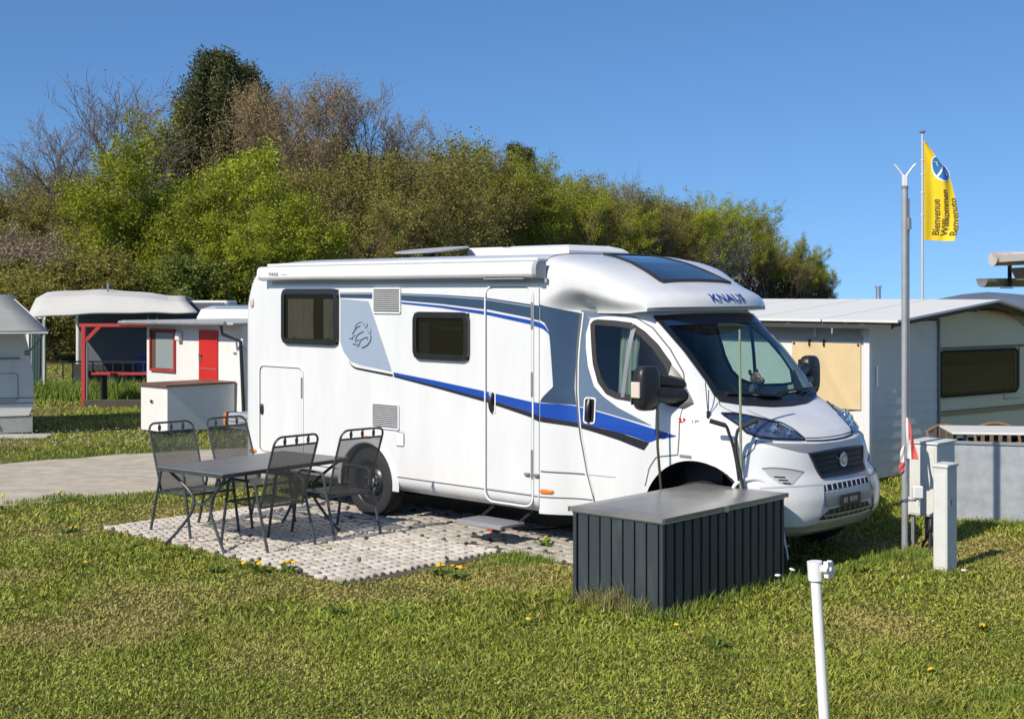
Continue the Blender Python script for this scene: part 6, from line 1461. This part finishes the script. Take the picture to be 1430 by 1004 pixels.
LBL = {'lime': ('leafy tree in fresh lime green foliage at the wood edge', 'lime green trees at the wood edge'), 'ygreen': ('slender yellow green spring tree in the receding wood', 'yellow green trees of the wood'),
 'tall': ('tall slender tree with visible trunk and spring leaves in the receding wood', 'tall slender trees of the wood'),
 'olive': ('budding tree in olive brown spring foliage in the wood', 'olive budding trees of the wood'), 'brown': ('twiggy brown budding tree rising over the wood', 'brown budding trees of the wood'),
 'bare': ('bare grey branched tree against the blue sky', 'bare trees of the wood'), 'blossom': ('white blossoming tree in the receding wood', 'white blossoming trees'), 'pinkbush': ('pinkish brown flowering bush behind the left caravans', 'pinkish bushes'),
 'bush': ('dense olive green bush at foot of the wood', 'bushes at foot of the wood'), 'conifer': ('dark green conifer standing above the wood', 'dark conifers of the wood')}
rt = random.Random(99)
def plant(kind, X, Y, H, wide=1.0, lab2=None):
    out, Hp = PROTO[kind]; lab, grp = LBL[kind.rstrip('012')]
    nm = {'conifer': 'conifer_tree', 'pinkbush': 'flowering_bush', 'bush': 'bush', 'blossom': 'blossom_tree', 'bare': 'bare_tree'}.get(kind.rstrip('01'), 'leafy_tree')
    e = empty(nm, (X, Y, 0), rt.uniform(0, 6.28), lab2 or lab, 'bush' if 'bush' in nm else 'tree', grp); s = H/Hp; e.scale = (s*wide, s*wide, s)
    for n_, me in out: o = bpy.data.objects.new(n_, me); COL.objects.link(o); o.parent = e
    return e
def px_tree(kind, u, vtop, D, wide=1.0, lab2=None):
    if u > 640 and kind in ('ygreen0', 'ygreen1', 'lime0', 'lime1', 'olive0', 'olive1') and not lab2: kind = {'y': 'tall0', 'l': 'tall1', 'o': 'tall2'}[kind[0]]
    plant(kind, (u-715)/1890*D, D, CAMZ+(410-vtop)/1890*D, wide, lab2)
for a_ in (('bare0', 68, 158, 60, 1.25, 'spreading bare tree above the pinkish bushes'), ('bare1', 172, 102, 60, 1.2, 'tallest bare tree, rising behind the lime green tree by the awning tent'), ('bare0', 25, 215, 64, 1.0), ('bare1', 115, 215, 66, 1), ('ygreen0', 222, 135, 66, .7),
    ('lime0', 215, 195, 51, 1.15, 'lime green tree above the awning tent roof, beside the tallest bare tree'), ('lime1', 300, 205, 52, 1.15, 'broad lime green tree in front of the tallest dark conifer'), ('lime0', 372, 262, 51, 1.25, 'lime green tree above the rear corner of the motorhome roof'), ('lime1', 165, 270, 50, .9), ('ygreen1', 140, 250, 55, .9), ('lime1', 255, 245, 49, 1.1), ('lime0', 330, 290, 49, 1.2),
    ('conifer0', 303, 72, 68, 1.15, 'tallest dark conifer towering over the lime green trees'), ('conifer1', 340, 92, 70, 1.0), ('conifer0', 278, 120, 70, .9),
    ('brown0', 350, 118, 63, 1.0), ('brown1', 392, 112, 66, 1.0), ('brown0', 440, 98, 67, 1.15, 'highest twiggy brown tree above the motorhome awning'), ('bare1', 415, 110, 69, .9), ('brown1', 480, 120, 70, 1.0), ('bare0', 525, 112, 70, 1.0, 'bare branched tree beside the highest brown tree, where the wood steps down'), ('brown0', 555, 158, 72, 1),
    ('olive0', 400, 215, 58, 1.15), ('olive1', 455, 205, 60, 1.2), ('olive0', 520, 205, 62, 1.25), ('olive1', 575, 190, 66, 1.2), ('olive0', 430, 275, 55, 1.2), ('olive1', 500, 270, 56, 1.2), ('olive0', 560, 262, 59, 1.2), ('olive1', 605, 235, 66, 1.1), ('lime0', 412, 320, 52, 1.1), ('olive1', 345, 235, 57, 1.0),
    ('ygreen0', 618, 192, 84, 1.1), ('ygreen1', 650, 208, 82, 1.1), ('lime0', 668, 200, 92, .95), ('bare0', 690, 195, 96, .8), ('conifer1', 718, 202, 104, .8, 'small pointed dark conifer showing over yellow green trees'), ('conifer0', 735, 208, 106, .7), ('ygreen0', 700, 225, 92, 1.1), ('lime1', 745, 218, 100, 1.0), ('ygreen1', 775, 228, 106, 1.0), ('lime0', 795, 240, 108, 1.0), ('olive0', 640, 250, 76, 1.1),
    ('brown0', 820, 248, 122, 1.0), ('olive1', 838, 255, 120, .9), ('bare1', 862, 235, 134, .9), ('bare0', 880, 252, 136, .8), ('olive0', 885, 262, 138, 1.0), ('ygreen1', 905, 258, 144, 1.0), ('lime1', 925, 262, 148, 1.0), ('lime0', 945, 268, 152, .95), ('ygreen0', 968, 266, 158, 1.0), ('lime1', 985, 280, 164, 1.0),
    ('blossom', 1002, 300, 158, 1.0, 'single white blossoming tree in the receding wood above the cab'), ('lime0', 1016, 282, 174, 1.1), ('ygreen1', 1035, 292, 182, 1.0), ('brown1', 1052, 298, 190, 1.0), ('brown0', 1072, 305, 196, 1.1), ('lime1', 1085, 318, 202, 1.0), ('olive0', 1062, 330, 186, 1.0), ('ygreen0', 1102, 326, 208, 1.1), ('lime0', 1118, 342, 214, 1.0), ('olive1', 1130, 356, 220, 1.0), ('conifer1', 1143, 366, 226, 1.3, 'low dark conifer at the far end of the receding wood'), ('bush0', 1158, 400, 228, 1.0),
    ('olive1', 20, 250, 58, 1.2), ('olive0', 60, 270, 57, 1.2), ('olive1', 105, 265, 58, 1.2), ('olive0', -25, 235, 58, 1.3), ('olive0', 0, 300, 52, 1.1), ('brown1', 90, 310, 54, 1.0), ('olive1', 130, 320, 54, 1.0), ('brown0', 40, 320, 54, 1), ('olive0', -70, 230, 60, 1.2), ('lime1', -110, 240, 58, 1.2)):
    px_tree(*a_)
for a_ in (('pinkbush', 25, 312, 48, 1.3), ('pinkbush', 75, 325, 47, 1.2), ('pinkbush', -20, 320, 48, 1.3), ('bush0', 110, 340, 46, 1.3), ('bush0', 55, 370, 44, 1.3), ('bush1', 5, 360, 45, 1.4), ('bush0', 150, 365, 46, 1.2), ('bush1', 185, 375, 47, 1.2), ('bush1', 400, 360, 50, 1.4), ('bush1', 345, 365, 48, 1.3), ('bush1', 275, 355, 47, 1.4)): px_tree(*a_)
# second and third ranks, following the edge of the wood as it recedes
edge = [(-30, 62), (-13.6, 63), (-8, 70), (-.8, 101), (14.7, 146), (36, 200), (52, 228)]
E_ = rsmp(edge, 46)
for i, (x, y) in enumerate(E_):
    topv = np.interp(715+1890*x/y, [-200, 100, 300, 560, 620, 800, 1000, 1100, 1150], [230, 225, 190, 190, 215, 255, 300, 345, 385])
    if x > -5:
        for q in range(2):
            yy = y+rt.uniform(-2, 2); plant(rt.choice(['tall0', 'tall1', 'tall2', 'tall2', 'olive1', 'brown1', 'tall0']), x+rt.uniform(-2.4, 2.4), yy, CAMZ+(410-topv)/1890*yy*rt.uniform(.88, 1.08), rt.uniform(.85, 1.15))
    for k, back in enumerate((3.5, 8.0)):
        yy = y+back+rt.uniform(-1, 1); xx_ = x*yy/y-back*.15+rt.uniform(-1.2, 1.2); H_ = CAMZ+(410-topv)/1890*yy*rt.uniform(.82, .98)
        plant(rt.choice(['olive0', 'olive1', 'ygreen0', 'lime1', 'brown0', 'olive0', 'ygreen1'] if x < -4 else ['tall0', 'tall1', 'tall2', 'brown0', 'tall0']), xx_, yy, max(4, H_), rt.uniform(.95, 1.25))
    if i % 2 == 0 and x < -4: plant(rt.choice(['bush0', 'bush1', 'bush0']), x+rt.uniform(-1, 1), y-2+rt.uniform(-1, 1), rt.uniform(3.2, 4.8), 1.25)
# interior of the wood as one mass, its shade put into dark leaf colour
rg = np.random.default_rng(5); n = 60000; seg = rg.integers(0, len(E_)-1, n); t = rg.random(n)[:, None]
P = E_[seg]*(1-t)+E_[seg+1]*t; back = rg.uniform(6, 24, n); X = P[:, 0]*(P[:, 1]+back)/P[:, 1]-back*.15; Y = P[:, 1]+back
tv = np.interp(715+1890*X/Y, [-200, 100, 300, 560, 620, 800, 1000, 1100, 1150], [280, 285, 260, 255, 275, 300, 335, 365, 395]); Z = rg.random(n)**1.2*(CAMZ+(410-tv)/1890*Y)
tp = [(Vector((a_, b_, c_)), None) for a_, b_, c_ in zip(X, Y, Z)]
V, Fq = leaves(tp, 1, .55, .05, 6, .3); o = npmesh('wood_interior', V, Fq, leaf_mat('shade_dark_foliage', (.06, .058, .02), (.13, .12, .035), None, .25)); tag(o, 'foliage mass inside the wood, coloured dark for its shade', 'foliage', kind='stuff')
# ---------------------------------------------------------------- dandelions, daisies and weeds
DY = mat('dandelion_yellow', (.80, .46, .01), .7, var=.12, scale=40); DL = leaf_mat('weed_leaf', (.10, .17, .025), (.17, .245, .045), None, .3); STALK = mat('pale_stalk', (.22, .26, .09), .7)
rw = random.Random(3)
def weed_leaves(n, L_, par, m=DL):
    Vv = []; Ff = []
    for k in range(n):
        a_ = 2*math.pi*k/n+rw.uniform(-.3, .3); l = L_*rw.uniform(.6, 1.2); w = l*.14; d = Vector((math.cos(a_), math.sin(a_), 0)); s = Vector((-d.y, d.x, 0)); h = rw.uniform(.25, .8)*l; b = len(Vv)
        Vv += [d*.005-s*w*.3, d*.005+s*w*.3, d*l*.5+s*w+Vector((0, 0, h*.8)), d*l*.5-s*w+Vector((0, 0, h*.8)), d*l+Vector((0, 0, h*.7))]; Ff += [(b, b+1, b+2, b+3), (b+3, b+2, b+4)]
    return mesh('leaf_rosette', Vv, Ff, m, par)
def flower_head(par, c, r, m, name='flower_head', disc=None):
    f = MB().lathe([(r*.3, -.004), (r*.95, .002), (r, .007), (r*.75, .013), (.001, .016)], Matrix.Translation(c) @ Matrix.Rotation(rw.uniform(-.4, .4), 4, 'X') @ Matrix.Rotation(rw.uniform(-.3, .3), 4, 'Y'), 11); return f.build(name, m, par, True)
def dandelion(u, v, nf=1, h=.08, lab='yellow dandelion flowering in the lawn', L_=.09, nl=9):
    p = gp(u, v); e = empty('dandelion', (p.x, p.y, 0), 0, lab, 'dandelion', 'dandelions in the grass'); weed_leaves(nl, L_, e)
    for k in range(nf):
        q = Vector((rw.uniform(-.06, .06)*(k > 0), rw.uniform(-.06, .06)*(k > 0), h*rw.uniform(.8, 1.15))); MB().tube([(q.x*.3, q.y*.3, 0), q], .0028, 5).build('stalk', STALK, e); flower_head(e, q, .021, DY)
for u, v, nf, h in ((738, 876, 1, .05), (340, 794, 1, .05), (120, 793, 1, .04), (1300, 945, 1, .04), (945, 880, 1, .04), (100, 742, 2, .03), (1372, 880, 1, .03)): dandelion(u, v, nf, h)
for u, v, nf, lab in ((82, 703, 2, 'two tall dandelions at the edge of the gravel track'), (4, 712, 1, 'tall pale dandelion beside the track in long grass')): dandelion(u, v, nf, .13, lab)
for u, v, nf, lab in ((402, 800, 4, 'dandelion clump with four flowers beside the paving edge'), (362, 800, 2, 'dandelion clump at paving edge below the chairs'), (612, 803, 3, 'big leafy dandelion clump at the paving corner'), (640, 808, 3, 'low dandelion clump right of the leafy one'), (762, 764, 1, 'dandelion growing between old grey paving blocks')): dandelion(u, v, nf, .09, lab, .13, 16)
# broad weeds in the lawn
for u, v in ((140, 772), (245, 770), (190, 765), (90, 745), (300, 800), (1200, 800), (560, 868), (470, 858), (1000, 905), (1150, 905)):
    p = gp(u, v); e = empty('lawn_weed', (p.x, p.y, 0), 0, 'broad leaved green weed rosette in the lawn', 'weed', 'weed rosettes in the lawn'); weed_leaves(14, .10, e)
# white flowers at the corner of the storage box and the pillar
WF = mat('white_petals', (.72, .70, .72), .7)
for u, v, du, dv, lab in ((1098, 822, 8, -26, 'white flower on curved stalk right of the storage box'), (1090, 822, -4, -18, 'low white flower by storage box'), (1098, 795, 1, -32, 'white flower at the storage box corner'), (1334, 795, 0, -22, 'white flower beside supply pillar'), (1346, 805, 0, -8, 'small white flower right of the supply pillar')):
    p = gp(u, v); e = empty('white_flower', (p.x, p.y, 0), 0, lab, 'flower', 'white flowers'); D = p.y; q = Vector((du/1890*D, 0, -dv/1890*D)); MB().tube(smooth_path([(0, 0, 0), (q.x*.35, 0, q.z*.6), q], 4), .0035, 5).build('stalk', STALK, e); flower_head(e, q, .024, WF)
    weed_leaves(6, .05, e)
# tiny yellow bloom sprinkled in the turf
n = 900; cx = [gp(u, v) for u, v in ((1320, 850), (1310, 880), (1260, 875), (430, 800), (260, 800), (460, 812), (1370, 855), (590, 812), (1000, 995), (640, 805))]
Vv = []; Ff = []
for k in range(n):
    c = cx[k % len(cx)]; x = c.x+rw.gauss(0, .22); y = c.y+rw.gauss(0, .16); z_ = rw.uniform(.012, .032); r = rw.uniform(.003, .007); b = len(Vv)
    Vv += [(x-r, y, z_), (x, y-r, z_+.001), (x+r, y, z_), (x, y+r, z_+.003)]; Ff.append((b, b+1, b+2, b+3))
o = mesh('small_yellow_bloom', Vv, Ff, mat('soft_yellow', (.62, .48, .06), .8)); tag(o, 'tiny yellow blooms sprinkled through the turf', 'blooms', kind='stuff')
n = 500; Vv = []; Ff = []                                  # fallen petals and daisies, far strip of lawn
for k in range(n):
    x = rw.uniform(-9.5, -3.6); y = rw.uniform(19.8, 24); z_ = rw.uniform(.03, .07); r = rw.uniform(.008, .016); b = len(Vv); Vv += [(x-r, y, z_), (x, y-r, z_+.002), (x+r, y, z_), (x, y+r, z_+.006)]; Ff.append((b, b+1, b+2, b+3))
o = mesh('daisies', Vv, Ff, WF); tag(o, 'tiny white daisies in the grass before the kiosk hut', 'daisies', kind='stuff')
